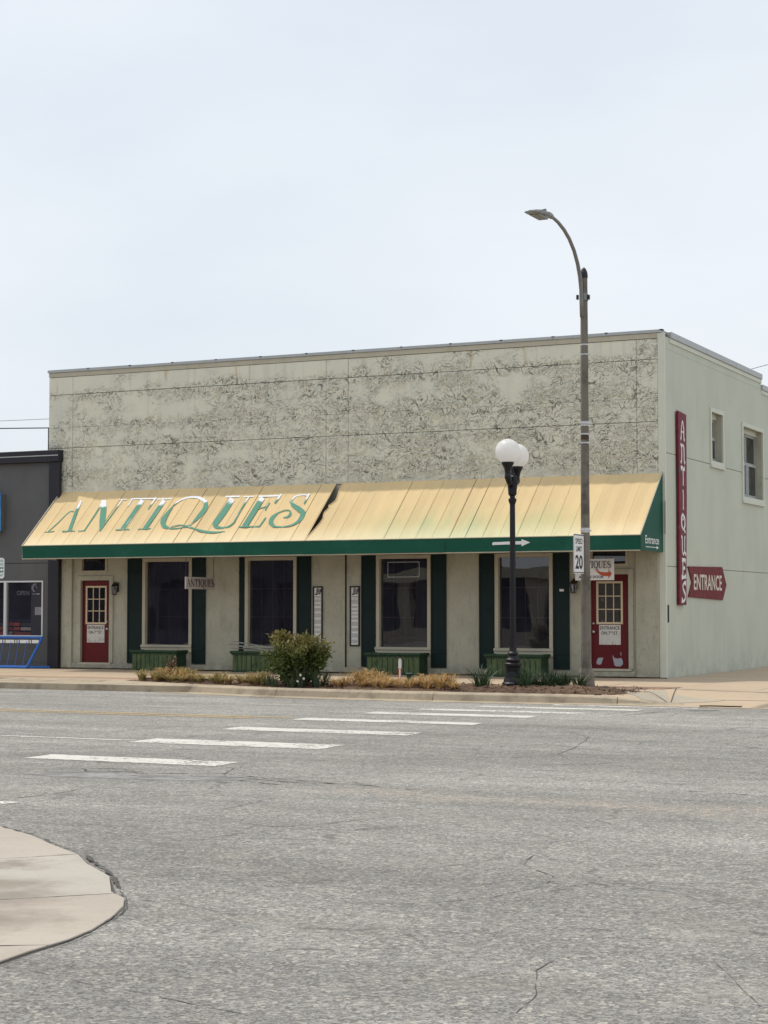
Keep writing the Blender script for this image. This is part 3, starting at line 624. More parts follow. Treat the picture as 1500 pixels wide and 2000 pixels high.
# dropped kerb and ramp at the corner
def hf(x, y):
    s = min(1, max(0, (x - 1.45) / 1.0)); s = s * s * (3 - 2 * s)
    lo = .010 + (y + 7.62) / 3.1 * .138; hi = .147 if y > -7.45 else .147 - (-7.45 - y) / .17 * .04
    return hi + (min(lo, .148) - hi) * s
def drape(poly, dz, nu=8, nv=8):
    a, b, c, d = [Vector(p) for p in poly]; v = []
    for i in range(nu + 1):
        for j in range(nv + 1):
            p = a.lerp(b, i / nu).lerp(d.lerp(c, i / nu), j / nv); v.append((p.x, p.y, hf(p.x, p.y) + dz))
    return MB().add(v, [(i * (nv + 1) + j, (i + 1) * (nv + 1) + j, (i + 1) * (nv + 1) + j + 1, i * (nv + 1) + j + 1) for i in range(nu) for j in range(nv)])
ramp = tag(drape([(1.0, -7.62), (14, -7.62), (14, -4.50), (1.0, -4.50)], 0, 100, 24).build('kerb_ramp', 'conc', smooth=True), kind='structure')
MB().add([q for i in range(31) for q in ((.99 + .1 * i, -7.615, -.02), (.99 + .1 * i, -7.615, hf(.99 + .1 * i, -7.62)))], [(2 * i, 2 * i + 2, 2 * i + 3, 2 * i + 1) for i in range(30)]).build('ramp_edge', 'conc', ramp)
tag(MB().add([(.9, -8.15, .005), (14, -8.0, .005), (14, -7.60, .011), (1.3, -7.60, .011)], [(0, 1, 2, 3)]).build('gutter', 'conc'), kind='structure')
drape([(1.2, -6.65), (1.38, -6.3), (2.25, -7.45), (1.85, -7.58)], .004).build('ramp_flare', 'rampg', ramp)
drape([(1.42, -6.2), (1.55, -5.15), (2.3, -7.38), (2.28, -7.42)], .004).build('ramp_flare', 'rampg', ramp)
drape([(2.36, -7.4), (2.0, -6.1), (3.1, -6.7), (2.9, -7.0)], .004).build('ramp_flare', 'rampg', ramp)
for p, q, w, mt in (((1.3, -5.7), (2.27, -7.42), .02, 'crack'), ((1.62, -4.7), (2.33, -7.42), .018, 'crack'), ((2.9, -6.6), (14, -6.3), .05, 'rampg'), ((1.75, -4.75), (14, -4.6), .02, 'rampg')):
    t_ = (Vector(q) - Vector(p)).normalized(); n_ = Vector((-t_.y, t_.x)) * w / 2
    drape([Vector(p) - n_, Vector(q) - n_, Vector(q) + n_, Vector(p) + n_], .007, 14, 1).build('joint', mt, ramp)
for j in JN:
    d = Vector(j[1]) - Vector(j[0]); a = Vector(j[0]) - d.normalized() * 3; e = Vector(j[1]) + d.normalized() * (-.03)
    ribbon_ground('joint', [tuple(a), tuple(e)], .022, .0155, 'crack', island, .05)
for k, w in ((slice(0, 9), .04), (slice(8, 13), .018), (slice(12, 17), .018)):
    ribbon_ground('edge_crack', [(x - .02, y - .01) for x, y in isl[k]], w, .0165, 'crack', island, .12)

# ------------------------------------------------------------------ the antique shop
shop = thing('shop_building', (-8, 0, .15), 'two-storey beige corner building with peeling paint above a long awning', 'building')
WINS = [(-13.23, -11.81), (-10.34, -8.94), (-6.87, -5.49), (-3.93, -2.55)]
DOORS = [(-15.04, -14.19, .31, 2.34), (-1.69, -.82, .345, 2.385)]
TRANS = [(-15.07, -14.27, 2.53, 2.93), (-1.70, -.83, 2.56, 2.95)]
holes = [(a, b, .66, 2.87) for a, b in WINS] + DOORS + TRANS
weld(holes_wall(-16.05, -.02, .17, 4.52, holes, 0, .28, FRONT).build('ground_floor_wall', 'stucco', shop))
weld(holes_wall(-16.05, -.02, 4.52, 7.58, [], .03, .3, FRONT).build('upper_backing_wall', 'crack', shop))
XS = [-16.07, -15.34, -8.18, -7.60, -.61, -.13]; ZS = [4.53, 5.67, 6.18, 7.02, 7.47]
for i in range(5):
    for j in range(4):
        g = .005; gt = .002 if j == 1 else .006; gb = .002 if j == 2 else .006
        dy = rnd.uniform(-.004, .004)
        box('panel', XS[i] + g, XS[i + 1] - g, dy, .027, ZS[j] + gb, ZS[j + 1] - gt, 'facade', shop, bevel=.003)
from mathutils import noise as mn
fk = MB(); rf = random.Random(5); nfl = 0
while nfl < 5200:
    x, z = rf.uniform(-15.95, -.2), rf.uniform(4.6, 7.4)
    d = mn.noise(Vector((x * .7, 3.1, z * 1.3))) * .6 + mn.noise(Vector((x * 2.2, 7.7, z * 2.6))) * .5 + max(0, .45 - min(abs(z - 5.55), abs(z - 6.1), abs(z - 6.95) * 1.6, abs(z - 4.95))) * 1.1 + (x + 9) * .012
    if z > 7.1: d -= .35
    if d < rf.uniform(.12, .75): continue
    if min(abs(x - q) for q in XS) < .06 or min(abs(z - q) for q in ZS) < .04: continue
    nfl += 1; a = rf.choice([rf.uniform(-.5, .5), rf.uniform(0, 6.28)]); l, w = rf.uniform(.03, .10), rf.uniform(.012, .035); cu = rf.uniform(.006, .022); ca, sa = math.cos(a), math.sin(a); bend = rf.uniform(-.5, .5) * w; v = []
    for i in range(4):
        s = i / 3 - .5; wv = w * (1 - (2 * s) ** 2 * .75)
        for u, k in ((-.5, 0.0), (.5, 1.0)):
            px, pz = s * l, u * wv + bend * (1 - 4 * s * s); v.append((x + px * ca - pz * sa, -.007 - k * cu * (1 - abs(s)), z + px * sa + pz * ca))
    fk.add(v, [(2 * i, 2 * i + 1, 2 * i + 3, 2 * i + 2) for i in range(3)])
tag(fk.build('paint_flakes', 'flake', shop), kind='stuff')
box('frieze', -16.07, -.13, -.012, .027, 7.475, 7.585, 'trim', shop)
x = -16.10
while x < -.1:
    x1 = min(x + 1.235, .03); box('flashing', x + .004, x1 - .004, -.035 + rnd.uniform(-.003, .003), .42, 7.59 + rnd.uniform(-.003, .003), 7.655 + rnd.uniform(-.004, .004), 'flash', shop); 
    box('flashing_joint', x1 - .035, x1 + .035, -.040, .1, 7.64, 7.66, 'dark', shop); x = x1
for (y0, y1, zt) in [(.42, 3.2, 7.66), (3.21, 5.9, 7.66), (5.91, 8.5, 7.66), (8.51, 11.5, 7.40), (11.51, 15, 7.40), (15.01, 21.9, 7.40)]:
    box('coping', -.42, .05, y0, y1, zt - .14, zt, 'flash', shop, bevel=.01)
    box('coping_trim', .0, .022, y0, y1, zt - .24, zt - .145, 'ctrim', shop)
box('corner_trim', -.128, .014, -.014, .09, .17, 7.585, 'ctrim', shop)
W1 = (3.72, 4.70, 5.08, 6.24); W2 = (6.60, 8.56, 4.40, 6.16)
weld(holes_wall(.05, 21.9, .10, 7.26, [W1, W2], .022, .5, SIDE).build('side_wall_core', 'stucco', shop))
weld(holes_wall(.3, 8.5, 7.26, 7.52, [], .022, .3, SIDE).build('side_parapet_core', 'stucco', shop))
for z0, z1, y1 in [(.13, 2.545, 21.9), (2.562, 4.992, 21.9), (5.008, 7.258, 21.9), (7.262, 7.52, 8.5)]:
    weld(holes_wall(.092, y1, z0, z1, [W1, W2], 0, .02, SIDE).build('side_wall_band', 'side', shop))
box('left_wall', -16.07, -15.8, .31, 21.9, .1, 7.4, 'stucco', shop); box('back_wall', -16.07, -.02, 21.91, 22.2, .1, 7.4, 'stucco', shop)
box('roof', -15.79, -.51, .31, 21.9, 7.0, 7.1, 'flash', shop)
box('edge_shadow_strip', -16.13, -16.075, .05, .3, 5.6, 6.2, 'dark', shop)  # dark strip standing in for the shadow line at the wall's left edge
box('plinth', -16.0, -.66, -.035, -.002, .17, .285, 'plinth', shop, bevel=.012)
box('pilaster', -15.60, -15.285, -.06, -.002, .17, 2.9, 'stucco', shop, bevel=.012)
box('pilaster', -.648, -.132, -.06, -.002, .17, 2.9, 'stucco', shop, bevel=.012)
box('corner_bead', -7.665, -7.635, -.022, -.002, .29, 2.9, 'shutter', shop)
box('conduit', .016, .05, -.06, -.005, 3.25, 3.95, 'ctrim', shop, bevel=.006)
box('wall_latch', .002, .03, .12, .17, 1.35, 1.72, 'dark', shop)
def frame_ring(u0, u1, z0, z1, w, d0, d1, mapf): return holes_wall(u0, u1, z0, z1, [(u0 + w, u1 - w, z0 + w, z1 - w)], d0, d1, mapf)
for k, (a, b) in enumerate(WINS):
    w = weld(frame_ring(a + .002, b - .002, .68, 2.868, .085, -.025, .11, FRONT).build('window', 'trim', shop))
    box('pane', a + .087, b - .087, .085, .092, .767, 2.78, 'glass', w)
    W, H = b - a - .17, 2.78 - .767
    for i in (1, 2, 3): box('muntin', a + .085 + W * i / 4 - .011, a + .085 + W * i / 4 + .011, .094, .104, .77, 2.78, 'grid', w)
    for i in (1, 2): box('muntin', a + .087, b - .087, .105, .114, .77 + H * i / 3 - .011, .77 + H * i / 3 + .011, 'grid', w)
    box('sill', a - .012, b + .012, -.075, -.027, .70, .765, 'trim', w, bevel=.006); box('apron', a - .005, b + .005, -.05, -.003, .585, .697, 'trim', w)
    for s0, s1, cut in [(a - .42 if k == 0 else a - .37, a - .01, k == 1), (b + .01, b + .385, False)]:
        if cut: s0 = a - .15
        zb = .31
        sh = box('shutter', s0, s1, -.032, -.003, zb, 2.86, 'shutter', shop, bevel=.004)
        for zz in (zb + .03, .655, 1.62, 2.50, 2.83): box('rail', s0 + .001, s1 - .001, -.046, -.033, zz - .028, zz + .028, 'shutter', sh, bevel=.004)
        if not cut:
            for e0 in (s0, s1 - .045): 
                for z0, z1 in ((zb + .06, .625), (.685, 1.59), (1.65, 2.47), (2.53, 2.80)): box('stile', e0 + .002, e0 + .043, -.044, -.033, z0, z1, 'shutter', sh)
        if k == 3 and s0 > a: box('paint_chip', s0 + .15, s0 + .25, -.0345, -.033, 2.02, 2.07, 'white_l', sh)
def door(x0, x1, z0, z1, lx0, lx1, lz0, lz1, knob_left):
    d = weld(holes_wall(x0 + .01, x1 - .01, z0, z1 - .008, [(lx0, lx1, lz0, lz1)], .05, .095, FRONT).build('door', 'red', shop))
    weld(frame_ring(lx0 - .035, lx1 + .035, lz0 - .035, lz1 + .035, .045, .03, .049, FRONT).build('lite_frame', 'muntin_c', d))
    W, H = lx1 - lx0, lz1 - lz0
    for i in (1, 2): box('muntin', lx0 + W * i / 3 - .010, lx0 + W * i / 3 + .010, .040, .055, lz0 + .01, lz1 - .01, 'muntin_c', d)
    for i in (1, 2): box('muntin', lx0 + .01, lx1 - .01, .038, .054, lz0 + H * i / 3 - .010, lz0 + H * i / 3 + .010, 'muntin_c', d)
    for i in range(3):
        for j in range(3): box('pane', lx0 + W * i / 3 + .013, lx0 + W * (i + 1) / 3 - .013, .06, .065, lz0 + H * j / 3 + .013, lz0 + H * (j + 1) / 3 - .013, 'glass', d)
    kx = x0 + .07 if knob_left else x1 - .08
    for zz, r in ((1.32, .026), (1.14, .034)):
        MB().tube([(kx, .05, zz), (kx, .02, zz), (kx, .0, zz), (kx, -.015, zz)], [r * .6, r * .6, r, r * .6], 10).build('knob', 'steel_l', d, smooth=True)
    box('threshold', x0 - .06, x1 + .06, -.045, .12, z0 - .05, z0 - .004, 'trim', d)
    fr = holes_wall(x0 - .11, x1 + .11, z0, z1 + .11, [(x0, x1, z0 - 1, z1)], -.03, -.003, FRONT)
    weld(fr.build('door_casing', 'stucco', d)); return d
d1 = door(*DOORS[0], -14.89, -14.34, 1.29, 2.17, False)
d2 = door(*DOORS[1], -1.53, -1.0, 1.34, 2.20, True)
box('note', -1.475, -1.40, .066, .068, 1.80, 1.88, 'white_l', d2); box('note', -1.48, -1.39, .066, .068, 1.36, 1.40, 'white_l', d2)
for a, b, c, e in TRANS:
    t = weld(frame_ring(a + .002, b - .002, c + .002, e - .002, .05, -.02, .1, FRONT).build('transom_window', 'trim', shop)); box('pane', a + .05, b - .05, .07, .076, c + .05, e - .05, 'glass', t)
pf = frame_fn((-1.69, .05, .345), (1, 0, 0), (0, 0, 1))
for P in [[(.11, .12), (.13, .19), (.16, .23), (.27, .235), (.24, .14), (.22, .09), (.15, .08)],
          [(.5, .17), (.48, .29), (.5, .27), (.52, .23), (.60, .215), (.68, .235), (.71, .17), (.715, .1), (.66, .05), (.56, .05), (.52, .08)], [(.66, .35), (.675, .36), (.68, .32), (.672, .26), (.665, .3)]]:
    MB().prism([(u, v) for u, v in P], pf, .0015, .002).build('bare_primer_patch', 'primer', d2)
# side windows, set deep in the wall
for (u0, u1, z0, z1), n in ((W1, 1), (W2, 2)):
    w = weld(frame_ring(u0 - .10, u1 + .10, z0 - .09, z1 + .09, .098, -.03, -.002, SIDE).build('side_window', 'ctrim', shop))
    box('sill', .002, .055, u0 - .11, u1 + .11, z0 - .15, z0 - .092, 'ctrim', w)
    W = (u1 - u0) / n
    for i in range(n):
        a, b = u0 + W * i + .004, u0 + W * (i + 1) - .004; zm = (z0 + z1) / 2 + .02
        for za, zb, dd in ((z0 + .05, zm, .15), (zm - .03, z1 - .12, .185)):
            sv = weld(frame_ring(a + .02, b - .02, za, zb, .06, dd, dd + .03, SIDE).build('sash', 'sash', w))
            MB().box(-dd - .018, -dd - .012, a + .078, b - .078, za + .058, zb - .058).build('pane', 'glass2', sv)
    MB().box(-.24, -.14, u0 + .002, u1 - .002, z1 - .12, z1 - .002).build('head_frame', 'ctrim', w)
    MB().box(-.26, -.25, u0 + .002, u1 - .002, z0 + .002, z1 - .13).build('blind', 'curtain', w)
# interior
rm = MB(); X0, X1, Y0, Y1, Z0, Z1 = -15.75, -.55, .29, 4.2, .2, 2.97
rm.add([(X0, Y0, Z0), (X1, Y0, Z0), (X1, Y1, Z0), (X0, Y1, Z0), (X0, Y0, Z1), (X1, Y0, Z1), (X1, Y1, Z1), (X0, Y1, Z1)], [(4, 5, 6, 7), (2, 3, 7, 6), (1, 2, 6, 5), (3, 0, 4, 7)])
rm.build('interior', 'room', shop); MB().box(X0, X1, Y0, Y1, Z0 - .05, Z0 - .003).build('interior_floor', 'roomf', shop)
# things standing in the display windows
cb = thing('display_cabinet', (-6.5, .9, .2), 'tall dark cabinet standing behind the display window with the pale outlined rectangle', 'cabinet')
box('body', -6.75, -6.15, .7, 1.1, .2, 2.0, 'shutter', cb, .01); box('cornice', -6.8, -6.1, .66, 1.12, 2.003, 2.1, 'shutter', cb, .02)
ct = thing('curtain', (-5.95, .5, .2), 'grey curtain hanging beside the dark cabinet in a display window', 'curtain')
m = MB(); n = 16
pv = [(-6.1 + .42 * i / n + 0, .5 + .04 * math.sin(i * 1.9)) for i in range(n + 1)]
m.add([(x - .0, y, 2.5) for x, y in pv] + [(x * 1.0 + .12 * (x + 5.9), y, .55) for x, y in pv], [(i, i + 1, n + 2 + i, n + 1 + i) for i in range(n)]); m.build('cloth', 'curtain', ct, smooth=True)
box('rod', -6.2, -5.6, .49, .51, 2.5, 2.52, 'bronze', ct)
pl = MB().tube([(-3.25, .35, 1.75), (-2.95, .6, .3)], .05, 4).build('leaning_plank', 'greywood'); tag(pl, 'pale plank leaning inside the display window nearest the street light', 'plank')
tb = thing('draped_table', (-3.2, .8, .2), 'low dusty draped table inside the window behind the black lamp post', 'table')
MB().prism([(-3.8, .25), (-2.65, .25), (-2.7, .95), (-3.0, 1.05), (-3.5, .98), (-3.75, .85)], FRONT, .55, 1.2).build('drape', 'curtain', tb, bevel=.03)
tb2 = thing('covered_display', (-6.2, .5, .2), 'cloth-covered display ledge inside the window with the pale outlined rectangle', 'display')
MB().prism([(-6.75, .3), (-5.6, .3), (-5.6, .92), (-6.0, 1.0), (-6.4, 1.02), (-6.74, .95)], FRONT, .32, .46).build('drape', 'curtain', tb2, bevel=.02)
rc = frame_fn((-6.62, .0835, 2.36), (1, 0, 0), (0, 0, 1)); mm = MB()
for a, b, c, d in ((0, .8, 0, .011), (0, .8, .34, .351), (0, .011, .011, .34), (.789, .8, .011, .34)): mm.add([rc(a, c), rc(b, c), rc(b, d), rc(a, d)], [(0, 1, 2, 3)])
tag(mm.build('window_decal', 'neon'), 'thin pale rectangle outline stuck on a display window pane', 'decal')

# ------------------------------------------------------------------ awning
awn = thing('awning', (-7.9, -.8, 2.85), 'long sloping tan canvas awning with dark green valance over the shopfront', 'awning')
EA = Vector((0, -1.59, 3.16)); ET = Vector((0, 0, 4.56)); SL = (ET - EA).normalized(); LEN = (ET - EA).length
AW = frame_fn(EA, (1, 0, 0), SL)
us = [-15.67 + .3885 * i for i in range(20)] + [-7.90 + .3925 * i for i in range(21)]
for i in range(40):
    a, b = us[i], us[i + 1]; w = b - a; d = rnd.uniform(-.003, .003); sg = rnd.uniform(.003, .012); dp = rnd.choice([.002, .004, .006, .008]) if i not in (11, 29) else .02
    if i == 20:
        rg = [(-7.775, LEN), (-7.778, 1.95), (-7.776, 1.794), (-7.74, 1.6), (-7.729, 1.453), (-7.79, 1.33), (-7.841, 1.265), (-7.80, 1.19), (-7.821, 1.112), (-7.85, 1.02), (-7.842, .932), (-7.80, .8), (-7.808, .671), (-7.83, .54), (-7.857, .416), (-7.885, .25), (-7.893, .12), (-7.895, 0)]
        v = []
        rg = [(u + .06 * min(1, q * 3) * (1 if q < 1.9 else .6), q) for u, q in rg]
        for u, q in rg: v += [AW(u, q, .02), AW((u + b) / 2, q, .004), AW(b - .02, q, 0), AW(b, q, -dp)]
        MB().add(v, [(4 * k + j, 4 * k + j + 1, 4 * k + j + 5, 4 * k + j + 4) for k in range(len(rg) - 1) for j in range(3)]).build('canvas_strip', 'awning', awn)
        fl = MB()
        for (u, q), (u2, q2) in zip(rg[:-1], rg[1:]): fl.add([AW(u, q, .021), AW(u2, q2, .021), AW(u2 + .022, q2 - .01, .03), AW(u + .022, q - .01, .03)], [(0, 1, 2, 3)])
        fl.build('torn_flap', 'awning', awn); continue
    prof = [(0, -dp), (.022, 0), (w * .3, -sg * .6), (w * .5, -sg), (w * .7, -sg * .6), (w - .022, 0), (w, -dp)]; vs_ = []
    for k in range(7):
        q = LEN * k / 6; s2 = math.sin(math.pi * k / 6)
        for u, h in prof: vs_.append(AW(a + u, q, d + h * (1 + s2)))
    MB().add(vs_, [(7 * k + j, 7 * k + j + 1, 7 * k + j + 8, 7 * k + j + 7) for k in range(6) for j in range(6)]).build('canvas_strip', 'awning', awn, smooth=False)
tears = [-15.67, -11.23, -7.93, -4.45, -.05]
for i in range(4):
    y = -1.59 + rnd.uniform(-.006, .006)
    MB().add([(tears[i] + .002, y, 2.862), (tears[i + 1] - .002, y + rnd.uniform(-.01, .01), 2.862), (tears[i + 1] - .002, -1.592, 3.165), (tears[i] + .002, -1.592, 3.165),
              (tears[i] + .002, y + .02, 2.862), (tears[i + 1] - .002, y + .02, 2.862), (tears[i + 1] - .002, -1.57, 3.15), (tears[i] + .002, -1.57, 3.15)],
             [(0, 1, 2, 3), (7, 6, 5, 4), (0, 4, 5, 1), (1, 5, 6, 2), (2, 6, 7, 3), (3, 7, 4, 0)]).build('valance', 'green', awn)
MB().tube([(-15.67, -1.578, 2.848), (-.05, -1.578, 2.848)], .013, 6).build('valance_rail', 'trim', awn)
MB().tube([(-15.67, -1.595, 3.168), (-.05, -1.595, 3.168)], .012, 6).build('eave_piping', 'trim', awn)
for xx, nm, mt in ((-15.672, 'end_panel', 'whitep'), (-.045, 'end_panel', 'green')):
    MB().prism([(-1.588, 2.85), (-1.588, 3.155), (-.003, 4.555), (-.003, 2.85)], lambda u, v, d: (d, u, v), xx, xx + .006).build(nm, mt, awn)
    MB().tube([(xx, -1.6, 3.165), (xx, -.01, 4.575)], .014, 6).build('end_piping', 'trim', awn)
box('soffit', -15.66, -.056, -1.55, -.065, 2.885, 2.9, 'soffit', awn)
for i in range(14): 
    xr = -15.3 + 1.15 * i
    MB().tube([(xr, -1.55, 3.12), (xr, -.05, 4.45)], .016, 6).build('rafter', 'bronze', awn)
for ch, st in GLYPH.items(): strokes_mb(st, AW, .006).build('letter', 'letter', awn)
va = frame_fn((-3.334, -1.602, 3.035), (1, 0, .012), (0, 0, 1))
MB().prism([(0, -.035), (.0, .015), (.03, .03), (.14, .028), (.3, .03), (.67, .034), (.67, .075), (.867, 0), (.67, -.08), (.67, -.038), (.3, -.03)], va, .001, .003).build('valance_arrow', 'white_l', awn)
ve = frame_fn((-.038, -1.27, 3.0), (0, 1, 0), (0, 0, 1))
text_mb('Entrance', ve, .95, .17, .002, .01).build('end_panel_lettering', 'white_l', awn)
MB().prism([(.02, -.075), (.02, -.06), (.78, -.06), (.78, -.03), (.93, -.068), (.78, -.105), (.78, -.075)], ve, .002, .003).build('end_panel_arrow', 'white_l', awn)

# ------------------------------------------------------------------ signs
def hang(name, O, U, w, h, label, th=.025, face='whitep'):
    t = thing(name, O, label, 'sign'); f = frame_fn(O, U, (0, 0, 1))
    MB().prism([(0, 0), (w, 0), (w, h), (0, h)], f, -th, 0).build('board', face, t, bevel=.003); return t, f
t, f = hang('hanging_sign', (-11.10, -1.45, 2.10), (0, 1, 0), 1.32, .285, 'small off-white ANTIQUES board hung edge-on under the awning beside a shutter', face='pinkwhite')
serif_mb('ANTIQUES', offs(f, .05, .06), 1.22, .17).build('lettering', 'brown_ink', t)
MB().tube([f(.02, .285, -.012), f(.02, .74, -.012)], .006, 5).build('chain', 'bronze', t); MB().tube([f(1.28, .285, -.012), f(1.28, .74, -.012)], .006, 5).build('chain', 'bronze', t)
t, f = hang('entrance_sign', (-1.715, -.9, 2.245), (1, 0, 0), .865, .455, 'white hanging board with a red curved arrow in front of a red door')
serif_mb('ANTIQUES', offs(f, .05, .255), .76, .15).build('lettering', 'ink', t)
m = text_mb('ENTER', offs(f, .08, .155), .27, .065, .002, .03); m2 = text_mb('AT SIDE DOOR', offs(f, .08, .04), .56, .06, .002, .03); m.add(m2.v, m2.f); m.build('small_lettering', 'ink', t)
MB().prism([(.42, .255), (.50, .21), (.58, .175), (.68, .165), (.75, .17), (.74, .235), (.82, .135), (.745, .03), (.745, .085), (.65, .085), (.56, .115), (.49, .175)], f, .0025, .004).build('arrow', 'orange', t)
for u in (.05, .81): MB().tube([f(u, .455, -.012), f(u, .62, -.012)], .006, 5).build('chain', 'bronze', t)
def door_paper(O, w, h, label):
    t, f = hang('door_notice', O, (1, 0, 0), w, h, label, .004, 'paper')
    m = text_mb('ENTRANCE', offs(f, .025, h * .76), w - .05, h * .17, .002, .012); m2 = text_mb('ON 7', offs(f, .05, h * .5), w * .42, h * .17, .002, .012); m.add(m2.v, m2.f)
    m2 = text_mb('TH', offs(f, .055 + w * .42, h * .59), w * .1, h * .08, .002, .01); m.add(m2.v, m2.f); m2 = text_mb('ST.', offs(f, .065 + w * .53, h * .5), w * .24, h * .17, .002, .012); m.add(m2.v, m2.f)
    m.build('lettering', 'ink', t)
door_paper((-14.89, .045, .80), .52, .44, 'weathered paper notice on the red door nearest the charcoal storefront')
door_paper((-1.51, .045, .86), .49, .43, 'weathered paper notice on the red door nearest the street corner')
def scroll_sign(x0, label, seed):
    t = thing('framed_notice', (x0 + .13, -.03, .775), label, 'sign'); f = frame_fn((x0, -.004, .775), (1, 0, 0), (0, 0, 1)); W, H = .255, 1.385
    MB().prism([(.018, .018), (W - .018, .018), (W - .018, H - .018), (.018, H - .018)], f, .004, .014).build('board', 'whitep', t)
    weld(frame_ring(0, W, 0, H, .032, .004, .03, lambda u, z, d: f(u, z, d)).build('frame', 'ink', t))
    MB().prism([(.05, 1.19), (.085, 1.23), (.095, 1.28), (.085, 1.30), (.10, 1.335), (.13, 1.345), (.16, 1.325), (.20, 1.325), (.225, 1.315), (.215, 1.29), (.225, 1.265), (.205, 1.255), (.20, 1.22), (.185, 1.195), (.14, 1.205), (.1, 1.185), (.075, 1.18)], f, .0145, .016).build('emblem', 'ink', t)
    m = MB()
    for a, b, q in ((.105, .19, 1.305), (.115, .2, 1.275), (.1, .19, 1.245), (.09, .185, 1.22)): m.add([f(a, q, .0165), f(b, q + .004, .0165), f(b, q + .014, .0165), f(a, q + .01, .0165)], [(0, 1, 2, 3)])
    m.build('emblem_lettering', 'neon', t)
    r2 = random.Random(seed); m = MB(); q = 1.15
    m3 = text_mb('Antiques', offs(f, .05, 1.12), .15, .04, .0145, .01); m3.build('heading', 'brown_ink', t)
    m3 = text_mb('&', offs(f, .115, 1.08), .03, .03, .0145); m.add(m3.v, m3.f); q = 1.06
    while q > .06:
        for _ in range(r2.randint(2, 6)):
            u = .045
            while u < W - .06:
                l = r2.uniform(.015, .04); l = min(l, W - .045 - u)
                m.add([f(u, q, .0145), f(u + l, q, .0145), f(u + l, q + .0085, .0145), f(u, q + .0085, .0145)], [(0, 1, 2, 3)]); u += l + .007
            q -= .0165
            if q < .06: break
        q -= .045
    m.build('small_print', 'print', t)
scroll_sign(-8.505, 'tall narrow black-framed notice right beside a dark green shutter, above the shrub', 3)
scroll_sign(-7.54, 'tall narrow black-framed notice just right of the vertical wall seam', 5)
# maroon vertical sign on the side wall
t = thing('vertical_sign', (.05, 1.12, 1.72), 'tall narrow maroon vertical ANTIQUES sign on the side wall', 'sign'); f = frame_fn((.075, .81, 1.72), (0, 1, 0), (0, 0, 1))
MB().prism([(0, 0), (.52, 0), (.56, 1.2), (.62, 2.3), (.63, 4.22), (0, 4.25), (.03, 2.4)], f, -.05, 0).build('board', 'maroon', t, bevel=.004)
B = [[([(.1, .02), (.22, .12), (.26, .55), (.5, .98), (.72, .6), (.74, .1), (.9, .0)], [.16, .1, .09, .1, .11, .1, .15]), ([(.28, .42), (.72, .42)], .05)],
     [([(.08, .95), (.26, .9), (.3, .5), (.26, .1), (.1, .02)], [.14, .1, .1, .1, .16]), ([(.28, .8), (.5, .95), (.72, .8), (.76, .15), (.92, .0)], [.07, .09, .11, .1, .16])],
     [([(.12, .9), (.4, .98), (.62, .88), (.85, .96)], [.2, .1, .1, .2]), ([(.5, .92), (.54, .5), (.52, .03)], [.12, .09, .1])],
     [([(.42, .98), (.52, .9), (.54, .5), (.52, .1), (.6, .0)], [.14, .09, .09, .09, .15])],
     [([(.45, .98), (.2, .75), (.2, .35), (.5, .12)], [.1, .14, .12, .06]), ([(.4, .95), (.75, .75), (.78, .35), (.45, .1)], [.06, .12, .14, .06]), ([(.35, .62), (.6, .75)], .06), ([(.5, .2), (.75, .06), (.85, -.02)], [.05, .1, .12])],
     [([(.1, .97), (.26, .9), (.28, .3), (.45, .06), (.7, .25), (.74, .9), (.85, .98)], [.16, .1, .1, .1, .08, .1, .14]), ([(.72, .2), (.95, .02)], [.07, .14])],
     [([(.2, .95), (.6, .98), (.88, .9)], [.16, .12, .2]), ([(.32, .93), (.34, .5), (.3, .1)], [.1, .09, .12]), ([(.32, .52), (.75, .56)], [.08, .14]), ([(.08, .06), (.5, .06), (.92, .14)], [.18, .1, .18])],
     [([(.9, .95), (.6, .98), (.3, .8), (.45, .6), (.75, .38), (.72, .15), (.4, .02), (.08, .1)], [.2, .1, .1, .12, .12, .1, .1, .22])]]
bw = lambda w: [q * 1.5 for q in w] if isinstance(w, (list, tuple)) else w * 1.5
for k, g in enumerate(B):
    z0 = 4.25 - .62 - k * .508; lm = offs(f, .12 + .004 * (7 - k) * 0, z0)
    strokes_mb([([(u * .40, v * .42) for u, v in pen(p, bw(w))[0]], [(u * .40, v * .42) for u, v in pen(p, bw(w))[1]]) for p, w in g], lm, .002).build('letter', 'white_l', t)
MB().prism([(0, 2.98), (.1, 3.03), (.13, 2.93), (.1, 2.85), (.02, 2.88)], f, .001, .0018).build('rust_hole', 'dark', t)
t = thing('arrow_sign', (.02, 3.2, 1.93), 'faded maroon ENTRANCE arrow board low on the side wall', 'sign'); f = frame_fn((.03, 1.66, 1.90), (0, 1, 0), (0, 0, 1))
MB().prism([(0, .0), (2.86, -.06), (3.2, .3), (2.84, .72), (0, .68), (.3, .33)], f, -.028, 0).build('board', 'maroon_f', t)
text_mb('ENTRANCE', offs(f, .42, .16), 2.35, .36, .002, .018).build('lettering', 'cream_l', t)

